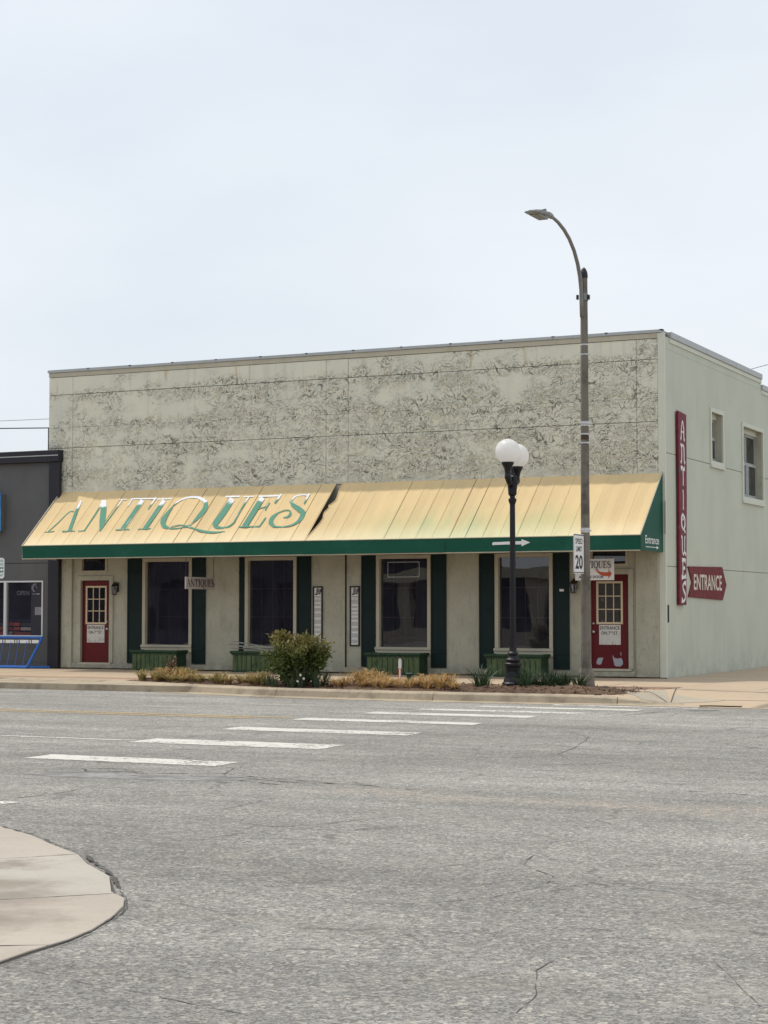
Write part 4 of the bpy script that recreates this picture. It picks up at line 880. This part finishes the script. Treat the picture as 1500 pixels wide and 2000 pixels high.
# ------------------------------------------------------------------ wall lanterns and planters
def lantern(cx, label):
    t = thing('wall_lantern', (cx, -.08, 1.98), label, 'lantern', 'wall lanterns beside the red doors')
    box('back_plate', cx - .045, cx + .045, -.02, -.004, 2.05, 2.28, 'bronze', t, .006)
    MB().tube([(cx, -.02, 2.2), (cx, -.08, 2.3), (cx, -.14, 2.29), (cx, -.14, 2.25)], .011, 7).build('arm', 'bronze', t)
    MB().lathe([(.03, 2.27), (.05, 2.25), (.088, 2.19), (.08, 2.185)], cx, -.14, 6).build('cap', 'bronze', t)
    MB().lathe([(.035, 1.975), (.06, 1.985), (.065, 2.0)], cx, -.14, 6).build('base', 'bronze', t)
    MB().lathe([(.058, 2.002), (.07, 2.184)], cx, -.14, 6).build('pane', 'lantern_glass', t)
    for k in range(6):
        a = math.pi / 3 * k; MB().tube([(cx + .062 * math.cos(a), -.14 + .062 * math.sin(a), 1.99), (cx + .074 * math.cos(a), -.14 + .074 * math.sin(a), 2.19)], .006, 4).build('glazing_bar', 'bronze', t)
    MB().tube([(cx, -.14, 2.0), (cx, -.14, 2.1)], .014, 8).build('candle', 'whitep', t)
lantern(-13.96, 'small bronze wall lantern between a red door and a dark shutter'); lantern(-2.03, 'small bronze wall lantern half hidden behind the street light pole')
PL = [(-13.18, -11.93, 'mossy green slatted planter box behind a small russet plant'), (-10.38, -9.1, 'mossy green slatted planter box with broken grey boards lying on it'), (-6.86, -5.55, 'mossy green slatted planter box behind the marker stake'), (-3.93, -2.64, 'mossy green slatted planter box behind the black lamp post')]
for x0, x1, lb in PL:
    t = thing('planter_box', ((x0 + x1) / 2, -.3, .15), lb, 'planter', 'green planter boxes under the shop windows'); y0, y1 = -.52, -.06; n = 10; w = (x1 - x0) / n
    for i in range(n): box('board', x0 + w * i + .007, x0 + w * (i + 1) - .007, y0 + rnd.uniform(-.004, .004), y0 + .022, .156, .555, 'planter', t, .003)
    for xx in (x0, x1 - .022):
        for i in range(4): box('board', xx, xx + .022, y0 + .026 + .108 * i + .003, y0 + .026 + .108 * (i + 1) - .003, .156, .555, 'planter_d', t, .003)
    box('backing', x0 + .024, x1 - .024, y0 + .024, y1 - .01, .15, .50, 'planter_d', t)
    for a, b, c, d in ((x0 - .05, x1 + .05, y0 - .05, y0 + .05), (x0 - .05, x0 + .05, y0 + .052, y1), (x1 - .05, x1 + .05, y0 + .052, y1)):
        box('cap_rail', a, b, c, d, .59, .645, 'planter_d', t, .008); 
    for a, b, c, d in ((x0 - .022, x1 + .022, y0 - .024, y0 + .03), (x1 - .03, x1 + .022, y0 + .032, y1)): box('cap_moulding', a, b, c, d, .557, .588, 'planter_d', t, .004)
    box('base_board', x0 - .008, x1 + .008, y0 - .02, y0 - .005, .152, .20, 'planter_d', t)
t = thing('broken_boards', (-10.0, -.4, .65), 'splintered grey boards lying loose on a planter box beside the shrub', 'boards')
for a, b, w in (((-10.52, -.52, .80), (-9.3, -.45, .655), .06), ((-10.45, -.4, .86), (-9.35, -.3, .72), .05), ((-10.5, -.35, .70), (-9.5, -.25, .665), .045)):
    A, Bv = Vector(a), Vector(b); m = MB(); e = Vector((.02, w, 0)); u = Vector((0, 0, .014))
    m.add([A - e, Bv - e, Bv + e, A + e, A - e + u, Bv - e + u, Bv + e + u, A + e + u], [(0, 3, 2, 1), (4, 5, 6, 7), (0, 1, 5, 4), (1, 2, 6, 5), (2, 3, 7, 6), (3, 0, 4, 7)]).build('board', 'greywood', t)

# ------------------------------------------------------------------ neighbouring charcoal storefront
nb = thing('grey_storefront', (-25, 0, .15), 'low charcoal grey storefront with black trim left of the corner building', 'building')
weld(holes_wall(-40, -15.935, .17, 2.78, [(-24, -16.13, .93, 2.345)], -.08, .2, FRONT).build('lower_wall', 'nwall', nb))
weld(holes_wall(-40, -15.935, 2.795, 5.32, [], -.08, .2, FRONT).build('upper_wall', 'nwall', nb))
box('wall_joint', -40, -15.935, -.06, .2, 2.776, 2.80, 'dark', nb); box('base_band', -40, -15.935, -.09, -.082, .30, .33, 'nwall', nb)
box('end_pilaster', -15.932, -15.612, -.17, -.065, .16, 5.32, 'dark', nb, .006); box('parapet_cap', -40, -15.612, -.22, .3, 5.325, 5.62, 'dark', nb, .008)
box('cap_trim', -40, -15.62, -.232, -.222, 5.47, 5.495, 'flash', nb); box('side_return', -16.6, -16.1, .05, 12, .1, 5.3, 'nwall', nb); box('roof', -40, -16.2, .3, 14, 5.1, 5.2, 'flash', nb)
w = weld(holes_wall(-24, -16.13, .93, 2.345, [(-17.27, -16.17, .97, 2.305), (-20.0, -17.34, .97, 2.305), (-23.96, -20.07, .97, 2.305)], -.10, .02, FRONT).build('shop_window', 'wmetal', nb))
for a, b in ((-17.27, -16.17), (-20.0, -17.34), (-23.96, -20.07)): box('pane', a, b, -.04, -.034, .97, 2.305, 'glass3', w)
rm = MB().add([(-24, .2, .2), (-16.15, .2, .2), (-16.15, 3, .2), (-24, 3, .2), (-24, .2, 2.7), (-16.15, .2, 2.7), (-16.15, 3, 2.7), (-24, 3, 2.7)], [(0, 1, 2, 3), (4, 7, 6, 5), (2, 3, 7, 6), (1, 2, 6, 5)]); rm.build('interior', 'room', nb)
t = thing('display_goods', (-17, .25, .95), 'red and cream packages stacked on a navy shelf in the storefront window', 'goods')
box('shelf', -19, -16.2, .05, .5, .93, .955, 'navy', t); box('shelf', -19, -16.2, .06, .5, 1.33, 1.36, 'navy', t); r3 = random.Random(11)
xx = -18.8
while xx < -16.3:
    wv = r3.uniform(.14, .34)
    for zz in (.958, 1.09, 1.2):
        box('package', xx, xx + wv - .012, .06 + r3.uniform(0, .05), .36, zz, zz + r3.uniform(.08, .105), r3.choice(['redprod', 'redprod', 'redprod', 'creamprod', 'nwall']), t, .01)
    xx += wv
pp = MB().prism([(-16.42, 1.48), (-16.2, 1.48), (-16.2, 1.68), (-16.42, 1.68)], FRONT, -.03, -.028).build('window_notice', 'white_l'); tag(pp, 'small white paper taped in the charcoal storefront window', 'paper')
nf = frame_fn((-16.98, -.0315, 1.98), (1, 0, 0), (0, 0, 1))
tag(text_mb('OPEN', nf, .38, .11, 0, -.012).build('open_sign', 'neon'), 'unlit grey OPEN tube sign in the charcoal storefront window', 'sign')
lf = frame_fn((-16.5, -.031, 2.0), (1, 0, 0), (0, 0, 1)); 
lg = strokes_mb([pen([(.14, .26), (.05, .25), (.0, .17), (.03, .09), (.09, .07)], [.01, .04, .06, .04, .01]), pen([(.05, .22), (.12, .2), (.13, .14)], [.01, .025, .015]), pen([(0, .01), (.09, .01)], .025), pen([(.12, .01), (.22, .01)], .03)], lf, .001).build('window_logo', 'neon')
tag(lg, 'faint grey crescent logo on the charcoal storefront window glass', 'decal')
t = thing('blue_wall_sign', (-18.6, -.2, 3.6), 'blue box sign with silver frame on the charcoal storefront', 'sign')
box('cabinet', -20, -17.33, -.27, -.085, 3.62, 4.55, 'steel', t); MB().prism([(-19.95, 3.67), (-17.39, 3.67), (-17.39, 4.50), (-19.95, 4.50)], FRONT, -.275, -.271).build('face', 'bluesign', t)
weld(frame_ring(-20.02, -17.31, 3.6, 4.57, .05, -.29, -.276, FRONT).build('frame', 'bluesign', t)); text_mb('O', frame_fn((-17.95, -.276, 3.75), (1, 0, 0), (0, 0, 1)), .5, .6, .001, .05).build('lettering', 'navy', t)
t = thing('bike_rack', (-18, -.5, .15), 'bright blue metal bike rack with slanted end in front of the charcoal storefront', 'bike rack')
MB().tube([(-20.2, -.42, .92), (-15.9, -.42, .92)], .03, 8).build('top_rail', 'blue', t); MB().tube([(-20.2, -.66, .19), (-16.18, -.66, .19)], .035, 8).build('bottom_rail', 'blue', t)
MB().tube([(-15.9, -.42, .92), (-16.18, -.66, .19)], .032, 8).build('end_bar', 'blue', t); MB().tube([(-16.2, -.64, .185), (-15.75, -.3, .185)], .03, 8).build('foot', 'blue', t)
for i in range(16): MB().tube([(-16.35 - .24 * i, -.43, .9), (-16.35 - .24 * i, -.62, .2)], .007, 5).build('upright', 'blue', t)
xx = -20.1
while xx < -15.98:
    wv = .3 if int(xx * 10) % 2 else .07; b = min(xx + wv, -15.95); box('label_plate', xx, b - .03, -.455, -.452, .78, .86, 'white_l', t); xx += wv

# ------------------------------------------------------------------ street furniture
t = thing('parking_sign', (-13.97, -4.86, .15), 'white parking sign on a thin brown post at the left kerb', 'sign')
box('post', -14.0, -13.94, -4.87, -4.82, .15, 2.85, 'stem', t)
pf = frame_fn((-13.985, -4.9, 2.31), (1, 0, 0), (0, 0, 1)); c = .04; W, H = .31, .46
PO = [(-W / 2 + .02 + c, 0), (W / 2 - c, 0), (W / 2, c), (W / 2, H - c), (W / 2 - c, H), (-W / 2 + c, H), (-W / 2, H - c), (-W / 2, c), (-W / 2 + c, 0)]
PO = PO[1:]; MB().prism([(u + .15, v) for u, v in PO], pf, -.004, 0).build('plate', 'white_l', t)
m = MB()
for k, (tx, q) in enumerate((('2 HOUR', .37), ('PARKING', .29), ('8AM', .21), ('6PM', .13), ('MON-SAT', .05))): a = text_mb(tx, offs(pf, .02, q), .26, .05, .002, .01); m.add(a.v, a.f)
m.build('lettering', paint('green_sign_ink', (.05, .28, .2), .6, .1), t)

PX, PY = -.22, -4.5
t = thing('street_light', (PX, PY, .15), 'tall grey concrete street light pole with curved arm over the road', 'street light')
MB().lathe([(.17, .13), (.165, .2), (.15, .42), (.115, .5), (.098, .62), (.092, 1.5), (.068, 8.08)], PX, PY, 8, rot=.39).build('pole', 'pole', t)
MB().lathe([(.077, 8.05), (.078, 8.1), (.07, 8.16), (.045, 8.22), (.012, 8.255)], PX, PY, 12).build('cap', 'dark', t)
AP = [(7.28, -.055), (7.55, -.085), (7.80, -.10), (8.05, -.17), (8.28, -.30), (8.50, -.50), (8.68, -.77), (8.80, -1.06), (8.88, -1.38), (8.915, -1.66), (8.915, -1.78)]
MB().tube([(PX - .02, PY + b, a) for a, b in AP], [.045, .042, .04, .04, .038, .037, .036, .035, .033, .032, .032], 10).build('arm', 'steel', t, smooth=True)
MB().lathe([(.082, 7.60), (.088, 7.62), (.088, 7.72), (.082, 7.74)], PX, PY, 10).build('arm_clamp', 'steel', t)
for s in (-1, 1): box('clamp_bolt', PX + s * .10 - .02, PX + s * .10 + .02, PY - .05 + s * .04 - .02, PY - .05 + s * .04 + .02, 7.62, 7.71, 'dark', t)
SEC = [(-1.70, 8.915, .04, .038, .038), (-1.9, 8.92, .08, .04, .04), (-2.15, 8.89, .13, .038, .05), (-2.6, 8.83, .14, .032, .05), (-2.82, 8.795, .12, .024, .014), (-2.9, 8.785, .07, .014, .01)]
v = []
for dy, zc, hw, up, dn in SEC:
    for a in range(12):
        an = 2 * math.pi * a / 12; s_, c_ = math.sin(an), math.cos(an); v.append((PX - .02 + hw * math.copysign(abs(c_) ** .6, c_), PY + dy, zc + (up if s_ > 0 else dn) * math.copysign(abs(s_) ** .6, s_)))
n = len(SEC); lum = MB().add(v, [(i * 12 + k, i * 12 + (k + 1) % 12, (i + 1) * 12 + (k + 1) % 12, (i + 1) * 12 + k) for i in range(n - 1) for k in range(12)] + [tuple(range(12)), tuple(range(12 * n - 1, 12 * n - 13, -1))]).build('luminaire', 'steel', t)
for k in range(5): box('cooling_fin', PX - .10, PX + .06, PY - 2.3 - .1 * k - .008, PY - 2.3 - .1 * k + .008, 8.885 - .017 * k, 8.93 - .019 * k, 'steel', lum)
MB().lathe([(.04, 8.92), (.04, 8.98), (.03, 8.99)], PX - .02, PY - 2.1, 10).build('photocell', 'steel', lum)
MB().box(PX - .11, PX + .07, PY - 2.65, PY - 2.15, 8.775, 8.80).build('lens', 'steel', lum)
for z, h in ((6.747, .025), (6.558, .02), (4.84, .028), (5.01, .028)): 
    r = .098 - .0042 * z + .004; MB().lathe([(r, z - h / 2), (r, z + h / 2)], PX, PY, 8, rot=.39).build('steel_band', 'steel_l', t)
for za, zb in ((6.568, 6.735), (4.855, 4.996)): r = .098 - .0042 * za + .002; MB().lathe([(r, za), (r, zb)], PX, PY, 8, rot=.39).build('rubber_sleeve', 'stem', t)
for z in (5.21, 3.15):
    r = .098 - .0042 * z + .005; MB().lathe([(r, z - .045), (r, z + .045)], PX, PY, 8, rot=.39).build('steel_band', 'steel_l', t); MB().tube([(PX - .06, PY - .11, z), (PX + .13, PY - .02, z - .01)], .014, 6).build('band_screw', 'steel_l', t)
t = thing('speed_limit_sign', (PX + .02, PY - .36, 2.31), 'white SPEED LIMIT 20 sign mounted on the concrete street light pole', 'sign'); f = frame_fn((PX + .0, PY - .68, 2.31), (0, 1, 0), (0, 0, 1)); W, H = .62, .755
MB().prism([(.03, 0), (W - .03, 0), (W, .03), (W, H - .03), (W - .03, H), (.03, H), (0, H - .03), (0, .03)], f, -.004, 0).build('plate', 'white_l', t)
weld(frame_ring(.012, W - .012, .012, H - .012, .016, .0008, .002, lambda u, z, d: f(u, z, d)).build('border', 'ink', t))
m = text_mb('SPEED', offs(f, .11, .565), .40, .105, .001, .02); 
for tx, u, v_, w_, h_ in (('LIMIT', .14, .42, .34, .10), ('20', .10, .085, .42, .27)): a = text_mb(tx, offs(f, u, v_), w_, h_, .001, .03); m.add(a.v, a.f)
m.build('lettering', 'ink', t); MB().tube([(PX - .02, PY - .45, 2.94), (PX - .02, PY - .1, 2.94), (PX + .08, PY + .1, 2.94)], .02, 6).build('bracket', 'dark', t); MB().tube([(PX - .02, PY - .45, 2.42), (PX - .02, PY - .1, 2.42)], .015, 6).build('bracket', 'dark', t)

LX, LY = -1.36, -5.42
t = thing('twin_globe_lamp', (LX, LY, .2), 'black cast-iron lamp post with two white globes in the planting bed', 'street lamp')
MB().lathe([(.215, .16), (.215, .23), (.19, .25), (.165, .33), (.15, .45), (.155, .53), (.172, .56), (.172, .60), (.14, .625), (.15, .65), (.15, .68), (.11, .71), (.095, .75), (.105, .77), (.105, .80), (.075, .83), (.068, .9)], LX, LY, 24, flute=.025).build('base', 'black', t)
MB().lathe([(.064, .9), (.060, 2), (.052, 3.63)], LX, LY, 20, flute=.12).build('shaft', 'black', t)
MB().lathe([(.055, 3.63), (.062, 3.66), (.078, 3.70), (.078, 3.735), (.05, 3.75), (.05, 3.79)], LX, LY, 16).build('capital', 'black', t)
MB().lathe([(.055, 3.79), (.085, 3.82), (.09, 3.9), (.105, 4.05), (.11, 4.15), (.06, 4.19), (.03, 4.25), (.02, 4.31), (.005, 4.34)], LX, LY, 12, flute=.06).build('crown', 'black', t)
for s in (-1, 1):
    gy = LY + s * .235; dz = -.055 if s > 0 else 0
    MB().tube([(LX, LY + s * .05, 3.98), (LX, LY + s * .15, 4.05), (LX, gy, 4.14 + dz), (LX, gy, 4.22 + dz)], [.05, .06, .065, .055], 10).build('arm', 'black', t, smooth=True)
    MB().lathe([(a_, b_ + dz) for a_, b_ in ((.05, 4.17), (.06, 4.26), (.075, 4.32), (.11, 4.38), (.118, 4.40), (.118, 4.425), (.10, 4.43))], LX, gy, 14).build('globe_holder', 'black', t)
    g = MB(); N_ = 20; pr = [(max(.002, .235 * math.sin(math.pi * (k + .0) / N_)), 4.63 + dz - .235 * math.cos(math.pi * k / N_)) for k in range(N_ + 1)]
    g.lathe(pr, LX, gy, 28).build('globe', 'globe', t, smooth=True)
t = thing('marker_stake', (-4.26, -4.3, .15), 'thin white and orange utility marker stake in front of a planter box', 'stake')
kx = -4.26
MB().box(kx - .028, kx + .028, -4.315, -4.285, .15, .43).build('lower_post', 'orange', t, bevel=.004); MB().prism([(kx - .028, .432), (kx + .028, .432), (kx + .03, .59), (kx + .01, .635), (kx - .014, .63), (kx - .028, .58)], FRONT, -4.315, -4.285).build('upper_post', 'white_l', t); MB().prism([(kx - .008, .2), (kx + .022, .2), (kx + .022, .42), (kx - .008, .42)], FRONT, -4.319, -4.3155).build('label', 'white_l', t)
t = thing('utility_stub', (-4.03, -4.3, .15), 'short dark green utility stub behind the tan grasses', 'utility box')
box('body', -4.09, -3.97, -4.36, -4.24, .15, .32, 'greenplastic', t, .015); box('lid', -4.10, -3.96, -4.37, -4.23, .322, .345, 'greenplastic', t, .006)

# ------------------------------------------------------------------ planting bed
def bed_front(x):
    for (ax, ay), (bx, by) in zip(KP, KP[1:]):
        if ax <= x <= bx: return ay + (by - ay) * (x - ax) / (bx - ax) + .5
    return -7.4
bedpts = []; nx, ny = 90, 16; v = []
hz = lambda x, y: .035 * math.sin(x * 3.1 + 1) * math.sin(y * 2.7) + .02 * math.sin(x * 9 + y * 7)
for i in range(nx + 1):
    x = -9.9 + 11.3 * i / nx; y0, y1 = bed_front(x), -5.1 - (.9 * max(0, (x - .4)) ** 1.2)
    y0 = min(y0, y1 - .05) + .10 * math.sin(x * 5.3) * .5 + .05 * math.sin(x * 13)
    for j in range(ny + 1):
        s = j / ny; y = y0 + (y1 - y0) * s; e = min(s, 1 - s) * 4; e = min(e, 1, (x + 9.9) * 2 + .02, max(0, (1.4 - x)) * 2 + .02)
        v.append((x, y, .144 + e * (.055 + hz(x, y) + rnd.uniform(-.008, .008))))
tag(MB().add(v, [(i * (ny + 1) + j, (i + 1) * (ny + 1) + j, (i + 1) * (ny + 1) + j + 1, i * (ny + 1) + j + 1) for i in range(nx) for j in range(ny)]).build('mulch_bed', 'mulch', smooth=True), kind='structure')
ch = MB()
for _ in range(2600):
    x = rnd.choice([rnd.uniform(-2.2, 1.5), rnd.uniform(-6.4, -4.0), rnd.uniform(-9.8, 1.4)]); y = bed_front(x) + rnd.random() ** 1.6 * 1.8 - .06
    a = rnd.uniform(0, 3.14); l, w = rnd.uniform(.02, .06), rnd.uniform(.006, .014); z = .2 + hz(x, y) + rnd.uniform(-.02, .02); dx, dy = math.cos(a) * l, math.sin(a) * l; px, py = -math.sin(a) * w, math.cos(a) * w; k = rnd.uniform(-.018, .018)
    if y < bed_front(x) + .12: z = .156 + rnd.uniform(0, .008); k = 0
    ch.add([(x - dx - px, y - dy - py, z - k), (x + dx - px, y + dy - py, z + k), (x + dx + px, y + dy + py, z + k + .004), (x - dx + px, y - dy + py, z - k + .004)], [(0, 1, 2, 3)])
tag(ch.build('mulch_chips', 'mulch'), 'loose brown bark chips scattered over the planting bed', 'mulch', kind='stuff')

def blades(n, h, spread, wid, arch, base, r):
    m = MB()
    for _ in range(n):
        a = r.uniform(0, 6.283); b0 = r.random() ** .5 * base; hh = h * r.uniform(.55, 1.1); out = spread * r.uniform(.25, 1.1); w = wid * r.uniform(.7, 1.2)
        ca, sa = math.cos(a), math.sin(a); tw = r.uniform(-.6, .6); px, py = -math.sin(a + tw) * w, math.cos(a + tw) * w; pv = []
        for k in range(5):
            s = k / 4; rr = b0 + out * (s ** 1.3); z = hh * (s * (2 - s) if arch < .5 else math.sin(s * 2.35) * 1.0) ; ww = (1 - s * .92)
            pv += [(ca * rr + px * ww, sa * rr + py * ww, z), (ca * rr - px * ww, sa * rr - py * ww, z)]
        m.add(pv, [(2 * k, 2 * k + 1, 2 * k + 3, 2 * k + 2) for k in range(4)])
    return m
def protos(nm, mat, cnt, *a):
    out = []
    for i in range(cnt):
        o = blades(*a, random.Random(i * 7 + len(nm))).build(nm, mat, origin=(0, 0, 0)); out.append(o.data); bpy.data.objects.remove(o)
    return out
def scatter(nm, datas, pts, label, cat, group, smin=.8, smax=1.2):
    for i, (x, y) in enumerate(pts):
        o = link(nm, datas[i % len(datas)], (x, y, .17)); s = rnd.uniform(smin, smax); o.scale = (s, s, s * rnd.uniform(.65, 1.3)); o.rotation_euler.z = rnd.uniform(0, 6.28)
        tag(o, label if isinstance(label, str) else label[i], cat, group)
tanp = protos('tan_grass_clump', 'tan', 5, 80, .22, .34, .013, 1, .07); olp = protos('olive_grass_clump', 'olive', 5, 80, .20, .34, .013, 1, .07)
def along(p, q, n, jx, jy): return [(p[0] + (q[0] - p[0]) * (i + .5) / n + rnd.uniform(-jx, jx), p[1] + (q[1] - p[1]) * (i + .5) / n + rnd.uniform(-jy, jy)) for i in range(n)]
scatter('olive_grass_clump', olp, along((-9.55, -5.75), (-5.75, -6.95), 15, .06, .1) + along((-9.5, -5.45), (-8.2, -5.7), 5, .06, .08), 'low olive and tan grass clump in the strip left of the shrub', 'grass', 'olive grass clumps left of the shrub', .65, 1.15)
scatter('tan_grass_clump', tanp, along((-9.2, -5.65), (-7.6, -6.2), 3, .1, .1), 'low straw-coloured grass clump near the russet plant, left of the shrub', 'grass', 'straw-coloured clumps by the russet plant', .9, 1.1)
scatter('tan_grass_clump', tanp, along((-4.45, -7.0), (-1.75, -7.2), 10, .07, .08) + along((-4.3, -6.55), (-1.9, -6.75), 9, .12, .1), 'low golden tan grass clump in the strip between shrub and lamp post', 'grass', 'tan grass clumps right of the shrub', .7, 1.2)
lilp = protos('strap_leaf_plant', 'lily', 3, 80, .33, .42, .012, 0, .12); dafp = protos('daffodil_leaves', 'daff', 2, 34, .27, .2, .010, 0, .07)
scatter('strap_leaf_plant', lilp, [(-1.45, -6.75)], 'dark green strap-leaved clump just left of the lamp post', 'plant', 'dark strap-leaved plants', 1, 1.1)
scatter('strap_leaf_plant', lilp, [(-1.02, -5.5), (-.85, -5.25), (-.95, -5.85), (-.68, -5.1), (-.5, -5.0), (-.42, -5.3), (-.15, -5.1), (-.6, -5.5)], 'dark green strap-leaved clump between lamp post and street light pole', 'plant', 'dark strap-leaved plants by the poles', .75, 1.1)
scatter('daffodil_leaves', dafp, [(-5.45, -7.4), (-5.05, -7.45), (-4.9, -7.35), (-4.62, -7.25), (-4.55, -7.05), (-5.6, -7.3)], 'grey-green daffodil leaves at the foot of the shrub', 'plant', 'daffodils under the shrub', .8, 1.15)
r4 = random.Random(3); m = MB()
for cx, cy, cz in ((-4.82, -7.5, .40), (-4.88, -7.5, .28), (-4.76, -7.48, .33)):
    for k in range(6):
        a = k * 1.047 + r4.random(); u = Vector((math.cos(a), -.5, math.sin(a))) * .028; w_ = Vector((-math.sin(a), 0, math.cos(a))) * .010; c0 = Vector((cx, cy, cz)); m.add([c0, c0 + u * .6 + w_, c0 + u, c0 + u * .6 - w_], [(0, 1, 2, 3)])
tag(m.build('daffodil_flowers', 'petal'), 'few white daffodil blooms low at the foot of the shrub', 'flowers')
t = thing('russet_plant', (-8.75, -5.75, .17), 'small leafless russet red shrublet among the olive grasses', 'plant'); m = MB(); ms = MB(); r5 = random.Random(5)
for _ in range(16):
    a = r5.uniform(0, 6.28); sp = r5.uniform(.02, .16); hh = r5.uniform(.25, .48); p = (-8.75 + math.cos(a) * sp, -5.75 + math.sin(a) * sp, .17 + hh); ms.tube([(-8.75, -5.75, .17), p], [.006, .003], 4)
    for _k in range(12):
        s = r5.uniform(.35, 1.05); c0 = Vector((-8.75, -5.75, .17)).lerp(Vector(p), s); u = Vector((r5.uniform(-1, 1), r5.uniform(-1, 1), r5.uniform(-.4, 1))).normalized() * .04; w_ = u.orthogonal().normalized() * .014; m.add([c0, c0 + u * .5 + w_, c0 + u, c0 + u * .5 - w_], [(0, 1, 2, 3)])
ms.build('stem', 'stem', t); m.build('leaves', 'russet', t)

SX, SY = -5.18, -6.95
t = thing('leafy_shrub', (SX, SY, .17), 'rounded green shrub with golden tips in front of the framed notices', 'shrub'); r6 = random.Random(21); st_ = MB(); lf = MB(); tips = []
for _ in range(64):
    a = r6.uniform(0, 6.283); rad = r6.random() ** .6; ex, ey =   .60 * rad * math.cos(a), .5 * rad * math.sin(a); top = (.92 - .24 * rad ** 2) * r6.uniform(.62, 1.05)
    if ex < -.2: top *= 1.06
    p0 = Vector((SX + ex * .25, SY + ey * .25, .17)); p1 = Vector((SX + ex * .7, SY + ey * .7, .17 + top * .5)); p2 = Vector((SX + ex, SY + ey, .17 + top)); st_.tube([p0, p1, p2], [.012, .008, .004], 5); tips.append((p0, p1, p2))
for p in [Vector((SX - .42, SY - .1, 1.10)), Vector((SX - .30, SY, 1.14)), Vector((SX + .05, SY + .1, 1.10)), Vector((SX + .62, SY, .98)), Vector((SX - .38, SY + .1, 1.15)), Vector((SX + .6, SY - .1, .62)), Vector((SX + .2, SY, 1.08)), Vector((SX - .68, SY - .1, .78)), Vector((SX + .70, SY, .80)), Vector((SX - .62, SY, .5)), Vector((SX + .42, SY + .1, 1.06)), Vector((SX - .52, SY, 1.06))]:
    p0 = Vector((SX, SY, .2)); p1 = p0.lerp(p, .55) + Vector((0, 0, .08)); st_.tube([p0, p1, p], [.012, .008, .003], 5); tips += [(p0, p1, p)] * 2
for p0, p1, p2 in tips:
    for _ in range(84):
        s = r6.uniform(.18, 1.03); c0 = (p0.lerp(p1, s * 2) if s < .5 else p1.lerp(p2, s * 2 - 1)) + Vector((r6.gauss(0, .05), r6.gauss(0, .05), r6.gauss(0, .035)))
        if c0.z < .2: continue
        d = (c0 - Vector((SX, SY, .45))).normalized(); u = (d * .7 + Vector((r6.uniform(-1, 1), r6.uniform(-1, 1), r6.uniform(-.5, .8)))).normalized(); nrm = (d + Vector((0, 0, .7)) + Vector((r6.uniform(-.7, .7), r6.uniform(-.7, .7), r6.uniform(-.4, .4)))).normalized()
        w_ = u.cross(nrm).normalized(); l = r6.uniform(.055, .105); wd = l * .28; k = nrm * l * .1
        lf.add([c0, c0 + u * l * .45 + w_ * wd + k, c0 + u * l, c0 + u * l * .45 - w_ * wd + k], [(0, 1, 2), (0, 2, 3)])
st_.build('stem', 'stem', t); lf.build('crown', 'leaf', t)

# litter on the road edge
tag(MB().box(-13.0, -12.8, -5.95, -5.86, .006, .03).build('paper_scrap', 'white_l'), 'scrap of white litter against the left kerb', 'litter')
tag(MB().tube([(3.0, -8.0, .02), (3.2, -8.05, .03), (3.45, -7.9, .02), (3.7, -7.95, .025)], .012, 5).build('twig', 'stem'), 'thin dark twig lying on the concrete by the ramp', 'twig')

# ------------------------------------------------------------------ wires and far things
def wire(pts, label, r=.012): tag(MB().tube(pts, r, 5).build('power_line', 'wire'), label, 'power line')
wire([(-80, 14.0, 9.7), (-28.31, 14, 7.95), (-26.23, 14, 7.88), (-10, 14, 7.35)], 'lower and thicker of the two power lines left of the beige building', .02)
wire([(-80, 14.4, 8.75), (-28.31, 14.4, 8.26), (-26.24, 14.4, 8.24), (-10, 14.4, 8.08)], 'upper and thinner of the two power lines left of the beige building', .008)
wire([(-20, 40, 9.45), (-7.97, 40, 12.03), (-7.48, 40, 12.13), (20, 40, 18)], 'thin power line above the stepped parapet on the right', .012)
for x0, x1, y0, h, mt, lb in ((-46, -26.5, -36, 7.5, 'brickwall', 'slate grey shop building across the street, seen in window reflections'), (-26.4, -9, -36, 3.3, 'tanwall', 'tan shop building across the street, seen in window reflections')):
    t = thing('opposite_shop', ((x0 + x1) / 2, y0, 0), lb, 'building'); n = int((x1 - x0) / 3.2); hl = [(x0 + .6 + i * 3.2, x0 + 2.9 + i * 3.2, .7, 2.9) for i in range(n)] + ([(x0 + 1 + i * 3.2, x0 + 2.3 + i * 3.2, 4.2, 6) for i in range(n)] if h > 7 else [])
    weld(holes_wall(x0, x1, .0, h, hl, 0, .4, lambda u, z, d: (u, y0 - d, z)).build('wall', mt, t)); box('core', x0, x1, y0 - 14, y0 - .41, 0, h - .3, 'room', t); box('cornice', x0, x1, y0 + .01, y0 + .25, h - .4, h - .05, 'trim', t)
